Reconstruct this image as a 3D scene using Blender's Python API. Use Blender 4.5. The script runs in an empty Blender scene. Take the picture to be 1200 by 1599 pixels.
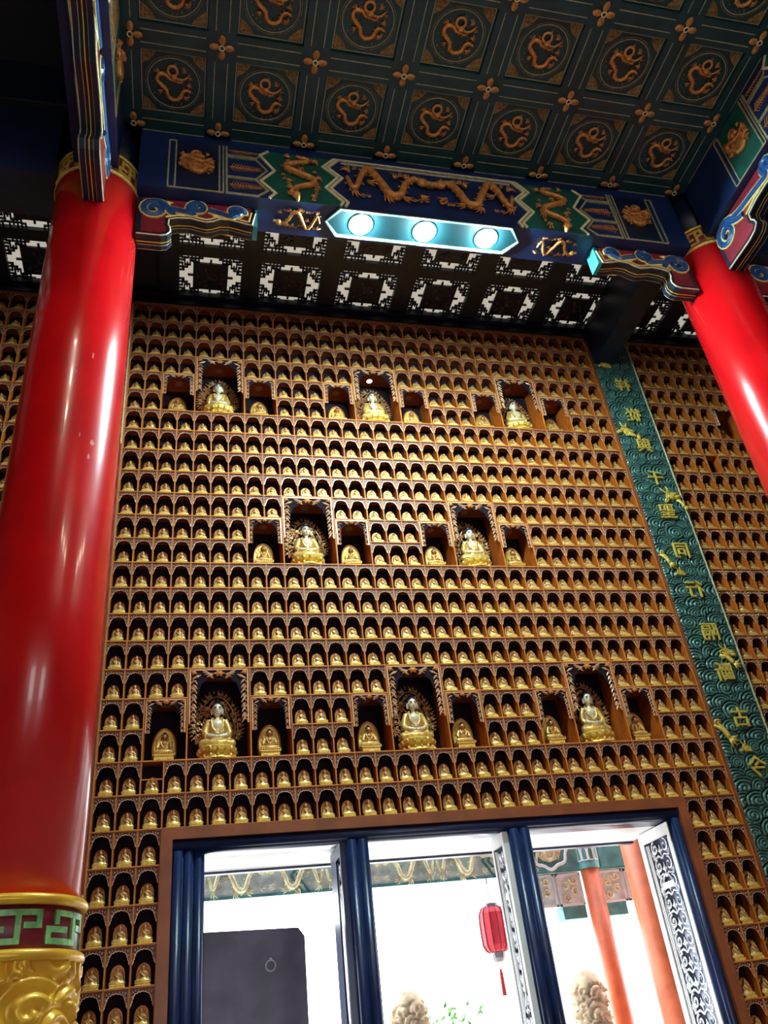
import bpy, math, random
import numpy as np
from mathutils import Vector, Matrix, Euler
random.seed(7)
sc = bpy.context.scene
COL = sc.collection
PI = math.pi
R_ = math.radians

# ------------------------------------------------------------------ camera
F_PX = 1283.825
YAW, PITCH, ROLL = 0.2799798, 0.5742323, -0.1278235
CAM = Vector((0.3193, -7.0459, 1.6))
fw = Vector((math.sin(YAW)*math.cos(PITCH), math.cos(YAW)*math.cos(PITCH), math.sin(PITCH)))
r0 = Vector((math.cos(YAW), -math.sin(YAW), 0)); u0 = r0.cross(fw)
rt = math.cos(ROLL)*r0 + math.sin(ROLL)*u0
up = -math.sin(ROLL)*r0 + math.cos(ROLL)*u0
cd = bpy.data.cameras.new('camera'); cam = bpy.data.objects.new('camera', cd); COL.objects.link(cam)
cam.matrix_world = Matrix(((rt.x, up.x, -fw.x, CAM.x), (rt.y, up.y, -fw.y, CAM.y), (rt.z, up.z, -fw.z, CAM.z), (0, 0, 0, 1)))
cd.sensor_fit = 'VERTICAL'; cd.sensor_height = 36.0; cd.lens = F_PX/1599*36.0
cd.clip_start = 0.05; cd.clip_end = 200
sc.camera = cam

# ------------------------------------------------------------------ world, exposure
w = bpy.data.worlds.new('sky'); sc.world = w; w.use_nodes = True
bg = w.node_tree.nodes['Background']; bg.inputs[0].default_value = (0.93, 0.97, 1.0, 1); bg.inputs[1].default_value = 8.0
sc.view_settings.view_transform = 'Standard'; sc.view_settings.look = 'None'
sc.view_settings.gamma = 1; sc.view_settings.use_curve_mapping = False
sc.view_settings.exposure = 0.0
LAMP_E = 1350.0          # hall lamps, emission of each globe

def area(name, loc, target, sx, sy, power, col):
    l = bpy.data.lights.new(name, 'AREA'); l.shape = 'RECTANGLE'; l.size = sx; l.size_y = sy
    l.energy = power; l.color = col
    o = bpy.data.objects.new(name, l); COL.objects.link(o); o.location = loc
    o.rotation_euler = (Vector(target)-Vector(loc)).to_track_quat('-Z', 'Y').to_euler()
    return o
# added warm fill light behind the camera, aimed at the lower back wall
area('fill_light_front', (2.0, -15.5, 3.2), (2.4, 0, 3.0), 9.0, 4.0, 26, (1.0, 0.80, 0.55))

# ------------------------------------------------------------------ materials
def mat(name, col, rough=0.5, metal=0.0, var=0.0, vscale=8.0, bump=0.0, bscale=40.0, emis=None, estr=0.0, coat=0.0, spec=None, stretch=None, col2=None):
    m = bpy.data.materials.new(name); m.use_nodes = True
    nt = m.node_tree; b = nt.nodes['Principled BSDF']
    b.inputs['Base Color'].default_value = (*col, 1); b.inputs['Roughness'].default_value = rough
    b.inputs['Metallic'].default_value = metal
    if coat: b.inputs['Coat Weight'].default_value = coat; b.inputs['Coat Roughness'].default_value = 0.08
    if spec is not None: b.inputs['Specular IOR Level'].default_value = spec
    if emis: b.inputs['Emission Color'].default_value = (*emis, 1); b.inputs['Emission Strength'].default_value = estr
    tc = nt.nodes.new('ShaderNodeTexCoord')
    src = tc.outputs['Object']
    if stretch:
        mp = nt.nodes.new('ShaderNodeMapping'); mp.inputs['Scale'].default_value = stretch
        nt.links.new(src, mp.inputs['Vector']); src = mp.outputs['Vector']
    if var > 0 or col2:
        n = nt.nodes.new('ShaderNodeTexNoise'); n.inputs['Scale'].default_value = vscale; n.inputs['Detail'].default_value = 4
        nt.links.new(src, n.inputs['Vector'])
        cr = nt.nodes.new('ShaderNodeValToRGB')
        cr.color_ramp.elements[0].position = 0.35; cr.color_ramp.elements[1].position = 0.65
        c2 = col2 if col2 else tuple(min(1, c*(1+var)) for c in col)
        cr.color_ramp.elements[0].color = (*[c*(1-var) for c in col], 1)
        cr.color_ramp.elements[1].color = (*c2, 1)
        nt.links.new(n.outputs['Fac'], cr.inputs['Fac']); nt.links.new(cr.outputs['Color'], b.inputs['Base Color'])
    if bump > 0:
        n = nt.nodes.new('ShaderNodeTexNoise'); n.inputs['Scale'].default_value = bscale; n.inputs['Detail'].default_value = 3
        nt.links.new(src, n.inputs['Vector'])
        bp = nt.nodes.new('ShaderNodeBump'); bp.inputs['Strength'].default_value = bump; bp.inputs['Distance'].default_value = 0.01
        nt.links.new(n.outputs['Fac'], bp.inputs['Height']); nt.links.new(bp.outputs['Normal'], b.inputs['Normal'])
    return m

M = {}
M['wood'] = mat('niche_wood', (0.44, 0.100, 0.010), 0.55, spec=.2, var=0.28, vscale=9, stretch=(6, 6, 1.2), bump=0.15)
M['wood_edge'] = mat('niche_wood_edge', (0.60, 0.20, 0.038), 0.5, spec=.3, var=0.2, vscale=5)
M['screen'] = mat('carved_screen', (0.085, 0.020, 0.022), 0.45, var=0.3, vscale=60)
M['bead'] = mat('carved_edge', (0.80, 0.46, 0.28), 0.35, metal=0.25, var=0.15, vscale=30)
M['nback'] = mat('niche_back', (0.018, 0.010, 0.016), 0.9, spec=0.1)
M['gold'] = mat('bright_gold', (1.0, 0.66, 0.13), 0.30, metal=0.3, var=0.18, vscale=30, bump=0.3, bscale=90)
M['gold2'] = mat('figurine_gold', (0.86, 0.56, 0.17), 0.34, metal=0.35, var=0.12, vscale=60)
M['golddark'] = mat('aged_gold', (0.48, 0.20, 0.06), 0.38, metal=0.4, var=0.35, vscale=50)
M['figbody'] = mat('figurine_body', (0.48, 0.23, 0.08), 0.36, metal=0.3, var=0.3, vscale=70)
M['redgold'] = mat('mandorla_gold', (0.42, 0.13, 0.03), 0.35, metal=0.45, var=0.4, vscale=60)
M['relief'] = mat('gilded_relief', (0.62, 0.27, 0.075), 0.42, metal=0.35, var=0.25, vscale=25, bump=0.5, bscale=70)
M['reliefdim'] = mat('dull_gilding', (0.26, 0.15, 0.05), 0.6, metal=0.2, var=0.5, vscale=40, bump=0.8, bscale=60)
M['green'] = mat('ceiling_green_paint', (0.004, 0.036, 0.046), 0.5, var=0.3, vscale=5)
M['teal'] = mat('beam_green_paint', (0.006, 0.085, 0.065), 0.45, var=0.25, vscale=5)
M['blue'] = mat('beam_blue_paint', (0.005, 0.020, 0.095), 0.42, var=0.25, vscale=5)
M['navy'] = mat('dark_blue_paint', (0.005, 0.011, 0.040), 0.4, var=0.3, vscale=4)
M['panelbk'] = mat('coffer_field', (0.012, 0.030, 0.035), 0.6, var=0.3, vscale=12)
M['line'] = mat('thin_gold_line', (0.34, 0.33, 0.20), 0.5, metal=0.1, var=0.2, vscale=30)
M['cream'] = mat('cream_line', (0.72, 0.66, 0.42), 0.4, var=0.15, vscale=20)
M['yellow'] = mat('pale_yellow_line', (0.85, 0.72, 0.26), 0.35, metal=0.2, var=0.15, vscale=20)
M['maroon'] = mat('maroon_paint', (0.21, 0.012, 0.025), 0.4, var=0.25, vscale=8)
M['blue2'] = mat('scroll_blue', (0.015, 0.07, 0.24), 0.35, var=0.2, vscale=10)
M['cyan'] = mat('light_blue_paint', (0.05, 0.40, 0.48), 0.4, var=0.15, vscale=10)
M['black'] = mat('black_lacquer', (0.008, 0.008, 0.012), 0.3)
M['red'] = mat('red_lacquer', (0.72, 0.004, 0.008), 0.27, var=0.10, vscale=2.5, coat=0.4)
M['scuff'] = mat('worn_paint', (0.75, 0.22, 0.20), 0.6)
M['jade'] = mat('jade_fret', (0.22, 0.52, 0.20), 0.4, var=0.4, vscale=12)
M['ochre'] = mat('pillar_base_gold', (0.98, 0.50, 0.04), 0.34, metal=0.2, var=0.2, vscale=6)
M['brown'] = mat('door_frame_brown', (0.27, 0.075, 0.028), 0.4, var=0.2, vscale=5)
M['doorblue'] = mat('door_blue', (0.010, 0.022, 0.085), 0.3, var=0.25, vscale=4, bump=0.1, bscale=15)
M['white'] = mat('white_paint', (0.80, 0.80, 0.80), 0.5, var=0.06, vscale=6)
M['filigree'] = mat('filigree_white', (0.74, 0.76, 0.80), 0.35, metal=0.2, var=0.15, vscale=40)
M['filback'] = mat('filigree_back', (0.003, 0.005, 0.022), 0.6, spec=.1)
M['board'] = mat('couplet_board_green', (0.045, 0.15, 0.13), 0.30, metal=0.35, var=0.35, vscale=7)
def relief_shade(name, lo, hi):      # shade put into the colour: dark in the carved hollows, light on the crests
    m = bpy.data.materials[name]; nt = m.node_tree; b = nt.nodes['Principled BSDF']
    at = nt.nodes.new('ShaderNodeAttribute'); at.attribute_name = 'relief_shade'
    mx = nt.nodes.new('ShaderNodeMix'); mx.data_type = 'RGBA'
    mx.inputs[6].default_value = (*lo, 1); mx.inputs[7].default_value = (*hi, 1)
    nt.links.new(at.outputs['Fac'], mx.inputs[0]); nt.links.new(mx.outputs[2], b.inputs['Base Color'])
relief_shade('couplet_board_green', (0.001, 0.006, 0.007), (0.17, 0.40, 0.35))
M['hair'] = mat('statue_hair', (0.010, 0.015, 0.05), 0.5)
M['skin'] = mat('statue_skin', (0.80, 0.66, 0.46), 0.38, metal=0.12, var=0.12, vscale=20)
M['robe'] = mat('statue_robe', (0.74, 0.46, 0.13), 0.35, metal=0.4, var=0.25, vscale=18)
M['lips'] = mat('statue_lips', (0.35, 0.05, 0.03), 0.5)
M['eyes'] = mat('statue_eyes', (0.03, 0.02, 0.02), 0.4)
M['filg'] = mat('halo_filigree', (0.80, 0.62, 0.26), 0.35, metal=0.4, var=0.35, vscale=15, col2=(0.45, 0.10, 0.04))
M['petal'] = mat('lotus_petal', (0.80, 0.42, 0.10), 0.35, metal=0.3, var=0.4, vscale=22)
M['skylight'] = mat('skylight_pane', (0.8, 0.8, 0.72), 0.6, emis=(1.0, 0.95, 0.80), estr=0.42)
M['lattice'] = mat('dark_lattice', (0.012, 0.014, 0.030), 0.5, var=0.3, vscale=10)
M['latrelief'] = mat('lattice_relief', (0.07, 0.045, 0.05), 0.5, var=0.5, vscale=20)
M['lamp'] = mat('lamp_globe', (1, 1, 1), 0.3, emis=(0.66, 0.97, 1.0), estr=LAMP_E)
M['lamp_rear'] = mat('lamp_globe_rear', (1, 1, 1), 0.3, emis=(1.0, 0.86, 0.66), estr=150)
M['lampcase'] = mat('lamp_case_cyan', (0.0003, 0.011, 0.014), 0.7, spec=0.1)
M['lamprim'] = mat('lamp_rim', (0.14, 0.17, 0.17), 0.7, spec=0.1)
M['spot_on'] = mat('downlight_on', (1, 1, 1), 0.4, emis=(1, 0.98, 0.95), estr=2.2)
M['spot_off'] = mat('downlight_off', (0.36, 0.27, 0.26), 0.4)
M['floor'] = mat('floor_stone', (0.30, 0.24, 0.20), 0.3, var=0.2, vscale=2)
M['paving'] = mat('courtyard_paving', (0.62, 0.60, 0.56), 0.8, var=0.1, vscale=2)
M['orange'] = mat('porch_column_orange', (0.62, 0.13, 0.05), 0.45, var=0.2, vscale=4)
M['porchteal'] = mat('porch_teal', (0.10, 0.32, 0.32), 0.6, var=0.25, vscale=8)
M['porchpale'] = mat('porch_pale', (0.72, 0.88, 0.88), 0.6, var=0.2, vscale=10)
M['porchgold'] = mat('porch_relief', (0.95, 0.78, 0.48), 0.6, var=0.3, vscale=12)
M['stone'] = mat('cream_stone', (0.62, 0.50, 0.34), 0.8, var=0.25, vscale=14)
M['lantern'] = mat('red_lantern_silk', (0.75, 0.03, 0.06), 0.5, var=0.1, vscale=8)
M['lantrib'] = mat('lantern_rib', (0.10, 0.03, 0.02), 0.4)
M['tassel'] = mat('tassel_red', (0.45, 0.02, 0.02), 0.7)
M['greymetal'] = mat('grey_metal', (0.25, 0.25, 0.27), 0.4, metal=0.6)
M['screenp'] = mat('dark_screen', (0.075, 0.065, 0.105), 0.35, var=0.3, vscale=3)
M['leaf'] = mat('leaf_green', (0.12, 0.38, 0.08), 0.6, var=0.3, vscale=12)
M['plaster'] = mat('hall_plaster', (0.35, 0.20, 0.12), 0.7, var=0.1, vscale=3)
M['roofdark'] = mat('dark_roof', (0.03, 0.03, 0.04), 0.8)

# ------------------------------------------------------------------ mesh builder
class MB:
    def __init__(s): s.v = []; s.f = []; s.m = []
    def add(s, vs, fs, mi=0):
        o = len(s.v); s.v.extend([tuple(p) for p in vs])
        for f in fs: s.f.append(tuple(i+o for i in f)); s.m.append(mi)
        return s
    def box(s, x0, y0, z0, x1, y1, z1, mi=0):
        if x1 < x0: x0, x1 = x1, x0
        if y1 < y0: y0, y1 = y1, y0
        if z1 < z0: z0, z1 = z1, z0
        vs = [(x0, y0, z0), (x1, y0, z0), (x1, y1, z0), (x0, y1, z0), (x0, y0, z1), (x1, y0, z1), (x1, y1, z1), (x0, y1, z1)]
        return s.add(vs, [(0, 3, 2, 1), (4, 5, 6, 7), (0, 1, 5, 4), (1, 2, 6, 5), (2, 3, 7, 6), (3, 0, 4, 7)], mi)
    def prism(s, poly, a, b, mi=0, plane='xz'):
        n = len(poly)
        area2 = sum(poly[i][0]*poly[(i+1) % n][1]-poly[(i+1) % n][0]*poly[i][1] for i in range(n))
        if area2 < 0: poly = poly[::-1]
        def P(p, d): return {'xz': (p[0], d, p[1]), 'xy': (p[0], p[1], d), 'yz': (d, p[0], p[1])}[plane]
        if a > b: a, b = b, a
        vs = [P(p, a) for p in poly]+[P(p, b) for p in poly]
        fr = tuple(range(n)); bk = tuple(range(2*n-1, n-1, -1))
        sd = [(i, i+n, (i+1) % n+n, (i+1) % n) for i in range(n)]
        if plane == 'xz': fs = [fr, bk]+sd
        else: fs = [fr[::-1], bk[::-1]]+[q[::-1] for q in sd]
        return s.add(vs, fs, mi)
    def tube(s, path, rad, n=5, mi=0, closed=False, flat=None):
        P = [Vector(p) for p in path]; k = len(P)
        if not hasattr(rad, '__len__'): rad = [rad]*k
        vs = []; ref = Vector((0.13, 0.2, 1)).normalized(); N = None
        for i in range(k):
            if closed: t = P[(i+1) % k]-P[i-1]
            else: t = P[min(i+1, k-1)]-P[max(i-1, 0)]
            if t.length < 1e-9: t = Vector((1, 0, 0))
            t.normalize()
            if N is None:
                N = flat.copy() if flat is not None else ref
            N = N-t*N.dot(t)
            if N.length < 1e-5: N = t.orthogonal()
            N.normalize(); B = t.cross(N)
            for j in range(n):
                a = 2*PI*j/n+PI/n
                vs.append(P[i]+(N*math.cos(a)+B*math.sin(a))*rad[i])
        fs = []
        for i in range(k if closed else k-1):
            i2 = (i+1) % k
            for j in range(n):
                j2 = (j+1) % n
                fs.append((i*n+j, i*n+j2, i2*n+j2, i2*n+j))
        if not closed:
            fs.append(tuple(range(n-1, -1, -1))); fs.append(tuple((k-1)*n+j for j in range(n)))
        return s.add(vs, fs, mi)
    def lathe(s, prof, n=24, c=(0, 0, 0), mi=0, a0=0, a1=2*PI):
        full = abs(a1-a0-2*PI) < 1e-6
        m = n if full else n+1
        vs = []
        for r, z in prof:
            for j in range(m):
                a = a0+(a1-a0)*j/n
                vs.append((c[0]+r*math.cos(a), c[1]+r*math.sin(a), c[2]+z))
        fs = []
        for i in range(len(prof)-1):
            for j in range(n):
                j2 = (j+1) % m
                fs.append((i*m+j, i*m+j2, (i+1)*m+j2, (i+1)*m+j))
        if full:
            if prof[0][0] > 1e-6: fs.append(tuple(range(n-1, -1, -1)))
            if prof[-1][0] > 1e-6: fs.append(tuple((len(prof)-1)*m+j for j in range(n)))
        return s.add(vs, fs, mi)
    def ell(s, c, r, nu=10, nv=6, mi=0, rot=None):
        if not hasattr(r, '__len__'): r = (r, r, r)
        vs = [(0, 0, -1)]
        for i in range(1, nv):
            ph = -PI/2+PI*i/nv
            for j in range(nu):
                a = 2*PI*j/nu; vs.append((math.cos(ph)*math.cos(a), math.cos(ph)*math.sin(a), math.sin(ph)))
        vs.append((0, 0, 1))
        out = []
        for p in vs:
            q = Vector((p[0]*r[0], p[1]*r[1], p[2]*r[2]))
            if rot is not None: q = rot @ q
            out.append(q+Vector(c))
        fs = []
        for j in range(nu): fs.append((0, 1+(j+1) % nu, 1+j))
        for i in range(nv-2):
            for j in range(nu):
                a = 1+i*nu+j; b = 1+i*nu+(j+1) % nu
                fs.append((a, b, b+nu, a+nu))
        L = len(vs)-1; o = 1+(nv-2)*nu
        for j in range(nu): fs.append((L, o+j, o+(j+1) % nu))
        return s.add(out, fs, mi)
    def leaf(s, base, tip, wd, th, nrm=(0, -1, 0), mi=0, bend=0.0):
        b = Vector(base); t = Vector(tip); n = Vector(nrm); d = t-b
        sdir = d.cross(n).normalized()
        mid = b+d*0.45+sdir*bend
        vs = [b, b+d*0.4+sdir*(wd+bend), t, b+d*0.4-sdir*(wd-bend), mid+n*th, b+d*.75+sdir*(wd*.55+bend*.6), b+d*.75-sdir*(wd*.55-bend*.6)]
        fs = [(0, 4, 1), (1, 4, 5), (5, 4, 2), (2, 4, 6), (6, 4, 3), (3, 4, 0), (0, 1, 5, 2, 6, 3)]
        return s.add(vs, fs, mi)
    def merge(s, o, T=None):
        off = len(s.v)
        s.v.extend([tuple(T @ Vector(p)) for p in o.v] if T is not None else o.v)
        s.f.extend([tuple(i+off for i in f) for f in o.f]); s.m.extend(o.m)
        return s
    def mesh(s, name, mats, smooth=False):
        me = bpy.data.meshes.new(name); me.from_pydata(s.v, [], s.f)
        for m in (mats if isinstance(mats, (list, tuple)) else [mats]): me.materials.append(M[m] if isinstance(m, str) else m)
        me.polygons.foreach_set('material_index', s.m)
        if smooth: me.polygons.foreach_set('use_smooth', [True]*len(s.f))
        me.update(); return me
    def build(s, name, mats, parent=None, smooth=False, loc=None, rot=None):
        return link(name, s.mesh(name, mats, smooth), parent, loc, rot)

def link(name, me, parent=None, loc=None, rot=None, scale=None):
    o = bpy.data.objects.new(name, me); COL.objects.link(o)
    if parent is not None: o.parent = parent
    if loc is not None: o.location = loc
    if rot is not None: o.rotation_euler = rot
    if scale is not None: o.scale = scale if hasattr(scale, '__len__') else (scale,)*3
    return o
def thing(name, label=None, cat=None, loc=(0, 0, 0), rot=(0, 0, 0), group=None, kind=None, scale=1):
    o = bpy.data.objects.new(name, None); COL.objects.link(o); o.location = loc; o.rotation_euler = rot; o.scale = (scale,)*3
    o.empty_display_size = 0.1
    tag(o, label, cat, group, kind); return o
def tag(o, label=None, cat=None, group=None, kind=None):
    if label: o['label'] = label
    if cat: o['category'] = cat
    if group: o['group'] = group
    if kind: o['kind'] = kind
    return o
def cloned(src, parent=None, loc=None, rot=None, name=None):
    c = src.copy(); COL.objects.link(c)
    if parent is not None: c.parent = parent
    if loc is not None: c.location = loc
    if rot is not None: c.rotation_euler = rot
    return c
def copy_tree(o, parent=None, kids={}):
    c = o.copy(); COL.objects.link(c)
    if parent is not None: c.parent = parent
    for ch in KIDS.get(o.name, []): copy_tree(ch, c)
    return c
KIDS = {}
def note_kids(root):
    for o in list(bpy.data.objects):
        if o.parent is not None: KIDS.setdefault(o.parent.name, [])
    KIDS[root.name] = [o for o in bpy.data.objects if o.parent == root]
    for k in KIDS[root.name]: KIDS[k.name] = [o for o in bpy.data.objects if o.parent == k]

def remesh(mb, voxel, ratio=None, smooth_it=0):
    me = mb.mesh('tmp', 'gold'); o = bpy.data.objects.new('tmp', me); COL.objects.link(o)
    m = o.modifiers.new('r', 'REMESH'); m.mode = 'VOXEL'; m.voxel_size = voxel; m.use_smooth_shade = True
    if smooth_it:
        q = o.modifiers.new('s', 'SMOOTH'); q.factor = 0.5; q.iterations = smooth_it
    if ratio:
        d = o.modifiers.new('d', 'DECIMATE'); d.ratio = ratio
    dg = bpy.context.evaluated_depsgraph_get(); dg.update()
    ev = o.evaluated_get(dg); e = bpy.data.meshes.new_from_object(ev, depsgraph=dg)
    out = MB(); out.v = [tuple(v.co) for v in e.vertices]; out.f = [tuple(p.vertices) for p in e.polygons]; out.m = [0]*len(out.f)
    bpy.data.objects.remove(o); bpy.data.meshes.remove(e); bpy.data.meshes.remove(me)
    return out
def smoothpath(pts, k=4, closed=False):
    P = [Vector(p) for p in pts]; n = len(P); out = []
    rng = range(n) if closed else range(n-1)
    for i in rng:
        p0 = P[(i-1) % n] if (closed or i > 0) else P[0]; p1 = P[i]; p2 = P[(i+1) % n]
        p3 = P[(i+2) % n] if (closed or i+2 < n) else P[n-1]
        for j in range(k):
            t = j/k
            out.append(0.5*((2*p1)+(-p0+p2)*t+(2*p0-5*p1+4*p2-p3)*t*t+(-p0+3*p1-3*p2+p3)*t**3))
    if not closed: out.append(P[-1])
    return out
def spiral(cx, cz, r, turns=1.4, a0=0, y=0, k=14, hand=1, r_in=0.15):
    return [(cx+(r*(1-(1-r_in)*i/(k-1)))*math.cos(a0+hand*2*PI*turns*i/(k-1)), y, cz+(r*(1-(1-r_in)*i/(k-1)))*math.sin(a0+hand*2*PI*turns*i/(k-1))) for i in range(k)]
def lerp(a, b, t): return a+(b-a)*t
def ordinal(n):
    n = max(1, min(n, 49))
    ones = ['', 'first', 'second', 'third', 'fourth', 'fifth', 'sixth', 'seventh', 'eighth', 'ninth', 'tenth', 'eleventh', 'twelfth', 'thirteenth', 'fourteenth', 'fifteenth', 'sixteenth', 'seventeenth', 'eighteenth', 'nineteenth']
    if n < 20: return ones[n]
    t = {2: ('twentieth', 'twenty'), 3: ('thirtieth', 'thirty'), 4: ('fortieth', 'forty')}[n//10]
    return t[0] if n % 10 == 0 else t[1]+'-'+ones[n % 10]
def project(p):
    d = Vector(p)-CAM; z = d.dot(fw)
    if z < 0.1: return None
    return 600+F_PX*d.dot(rt)/z, 799.5-F_PX*d.dot(up)/z, z

# cloud / wave relief: rings round jittered centres, overlapping like scales
def cloud_field(U, V, cell, rings, seed):
    rs = np.random.RandomState(seed)
    iu0, iu1 = int(U.min()/cell)-2, int(U.max()/cell)+3
    iv0, iv1 = int(V.min()/cell/.8)-2, int(V.max()/cell/.8)+3
    best = np.full(U.shape, 9e9); H = np.zeros(U.shape)
    for j in range(iv1, iv0, -1):
        for i in range(iu0, iu1):
            cu = (i+0.5*(j % 2)+rs.uniform(-.22, .22))*cell; cv = (j+rs.uniform(-.25, .25))*cell*0.8
            sx = rs.uniform(.9, 1.5); rr = cell*rs.uniform(.55, .8); ph = rs.uniform(0, 1)
            du = (U-cu)/sx; dv = V-cv; d = np.sqrt(du*du+dv*dv); ang = np.arctan2(dv, du)
            inside = d < rr
            t = (d/rr)*rings+ang/(2*PI)*(1 if rs.rand() < .5 else -1)+ph
            h = 0.5+0.5*np.cos(t*2*PI)+0.5*(1-d/rr)
            H = np.where(inside, h, H)
    return H

# ------------------------------------------------------------------ setting out
A = 0.18; RB = 0.2717266; Z0 = 3.7892
def cx(c): return c*A
def rz(r): return Z0+r*RB
XP1, XP2, YP, PR = -0.52, 5.56, -2.19, 0.35
ZB, ZC = 8.05, 8.86        # beam underside, coffered ceiling
XC = 2.505                 # middle of the bay
YF = -2.44                 # beam front face
ZG = 9.40                  # lattice ceiling of the aisle
DEP, DEEP = 0.115, 0.30

# ------------------------------------------------------------------ floor, shell
MB().box(-8, -16, -0.15, 13.5, 0.6, 0).build('floor', 'floor')['kind'] = 'structure'
MB().box(-30, 0.6, -0.35, 40, 30, -0.15).build('floor_courtyard', 'paving')['kind'] = 'structure'
MB().box(-8.3, -16, 0, -8, 0.6, 10.2).build('wall_left', 'plaster')['kind'] = 'structure'
MB().box(13.2, -16, 0, 13.5, 0.6, 10.2).build('wall_right', 'plaster')['kind'] = 'structure'
wf = MB()      # front wall behind the photographer: open doorways between piers
for x0, x1 in ((-8, -0.5), (1.2, 3.8), (5.5, 13.2)): wf.box(x0, -16.2, 0, x1, -15.9, 3.4)
wf.box(-8, -16.2, 3.4, 13.2, -15.9, 10.2)
wf.build('wall_front', 'plaster')['kind'] = 'structure'
MB().box(-8.3, -16.2, 10.2, 13.5, 0.6, 10.35).build('ceiling_roof', 'roofdark')['kind'] = 'structure'

# ------------------------------------------------------------------ niche wall
wall = thing('wall_back', kind='structure')
DX0, DX1, DZ = cx(1)+0.10, cx(27)-0.10, rz(-2)-0.09    # opening inside the brown frame
wm = MB()
XL, XR = -7.9, 13.1
Y0, Y1 = DEEP+0.02, 0.50
wm.box(XL, Y0, 0, DX0+0.02, Y1, 10.15); wm.box(DX1-0.02, Y0, 0, XR, Y1, 10.15); wm.box(DX0+0.02, Y0, DZ+.02, DX1-0.02, Y1, 10.15)
wm.build('masonry', 'nback', wall)
# sections of niches: (first column line, last column line, rows from, rows to)
RB0, RT = -9, 20
shr = []                      # shrines: section offset, c, r, w, h, kind, tier, index
def triple(c, r, tier, idx, sec):
    shr.append((c, r, 2, 2, 'side', tier, idx, sec, 'left')); shr.append((c+2, r, 3, 3, 'big', tier, idx, sec, '')); shr.append((c+5, r, 2, 2, 'side', tier, idx, sec, 'right'))
for k in range(3): triple(10*k, 0, 3, k, 'main'); triple(10*k, 14, 1, k, 'main')
for k in range(2): triple(5+10*k, 7, 2, k, 'main')
RO = 33.45; LO = -5.45
triple(RO+5, 0, 3, 0, 'right'); triple(RO+5, 14, 1, 0, 'right')
triple(LO-12, 14, 1, 0, 'left')
SECT = {'main': (-2, 30), 'right': (RO, RO+14), 'left': (LO-13, LO)}
cells = []
hruns = []; vruns = []
for sec, (c0, c1) in SECT.items():
    n = int(round(c1-c0))
    occ = {}
    for i in range(n):
        for r in range(RB0, RT):
            c = c0+i
            if sec == 'main' and r < -2 and 1 <= c < 27: occ[i, r] = 'door'; continue
            for s in shr:
                if s[7] == sec and s[0]-1e-6 <= c < s[0]+s[2]-1e-6 and s[1] <= r < s[1]+s[3]: occ[i, r] = s
            if (i, r) not in occ:
                occ[i, r] = None; cells.append((c, r, sec, i))
    for r in range(RB0, RT+1):
        st = None
        for i in range(n+1):
            need = False
            if i < n:
                a = occ.get((i, r-1), 'out'); b = occ.get((i, r), 'out')
                need = (a is None or b is None or a != b) and not (a == 'door' and b == 'out') and not (a == 'out' and b == 'door')
            if need and st is None: st = i
            if not need and st is not None: hruns.append((c0+st, c0+i, r)); st = None
    for i in range(n+1):
        st = None
        for r in range(RB0, RT+1):
            need = False
            if r < RT:
                a = occ.get((i-1, r), 'out'); b = occ.get((i, r), 'out')
                need = (a is None or b is None or a != b)
            if need and st is None: st = r
            if not need and st is not None: vruns.append((c0+i, st, r)); st = None
T_ = 0.0068
for a, b, r in hruns:
    m = MB(); m.box(cx(a)-T_, 0, rz(r)-T_, cx(b)+T_, DEP, rz(r)+T_, 0)
    m.box(cx(a)-T_, -0.006, rz(r)-0.005, cx(b)+T_, 0, rz(r)+0.006, 1)
    m.build('shelf_board', ['wood', 'wood_edge'], wall)
for c, a, b in vruns:
    m = MB(); m.box(cx(c)-T_, 0.002, rz(a)+T_, cx(c)+T_, DEP, rz(b)-T_, 0)
    m.box(cx(c)-0.0045, -0.003, rz(a)+T_, cx(c)+0.0045, 0.002, rz(b)-T_, 1)
    m.build('divider_board', ['wood', 'wood_edge'], wall)
# backs of the small niches, by runs in each row
bk = MB()
byrow = {}
for c, r, sec, i in cells: byrow.setdefault((sec, r), []).append(c)
for (sec, r), cs in byrow.items():
    cs.sort(); st = cs[0]; pv = st
    for c in cs[1:]+[1e9]:
        if c-pv > 1.01:
            bk.box(cx(st), DEP, rz(r), cx(pv+1), DEP+0.012, rz(r+1)); st = c
        pv = c
bk.build('niche_backing', 'nback', wall)

# carved arch screen of a small niche: local origin at the cell's top middle, front y = 0
W2 = A/2-T_
half = [(W2, -0.120), (0.0745, -0.104), (0.0755, -0.092), (0.067, -0.083), (0.069, -0.070), (0.060, -0.062), (0.061, -0.050), (0.052, -0.045), (0.050, -0.033), (0.036, -0.034), (0.030, -0.024), (0.014, -0.026), (0.0, -0.019)]
arc = half+[(-x, z) for x, z in half[-2::-1]]
am = MB(); am.prism([(W2, 0), ]+arc+[(-W2, 0)], 0.004, 0.014, 0)
am.tube([(x*0.985, 0.002, z-0.001) for x, z in arc], 0.0032, 3, 1)
am.tube([(W2-.004, 0.003, -0.12), (W2-.004, 0.003, -.005), (-W2+.004, 0.003, -.005), (-W2+.004, 0.003, -0.12)], 0.0026, 3, 1)
for sx in (-1, 1):
    for (x, z, l) in ((0.068, -0.026, .02), (0.050, -0.018, .014), (0.072, -0.056, .014), (0.028, -.014, .010)):
        am.leaf((sx*x, 0.003, z+l/2), (sx*(x-.008), 0.003, z-l/2), .005, .005, mi=1)
ARCH = am.mesh('niche_arch', ['screen', 'bead'])

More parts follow.
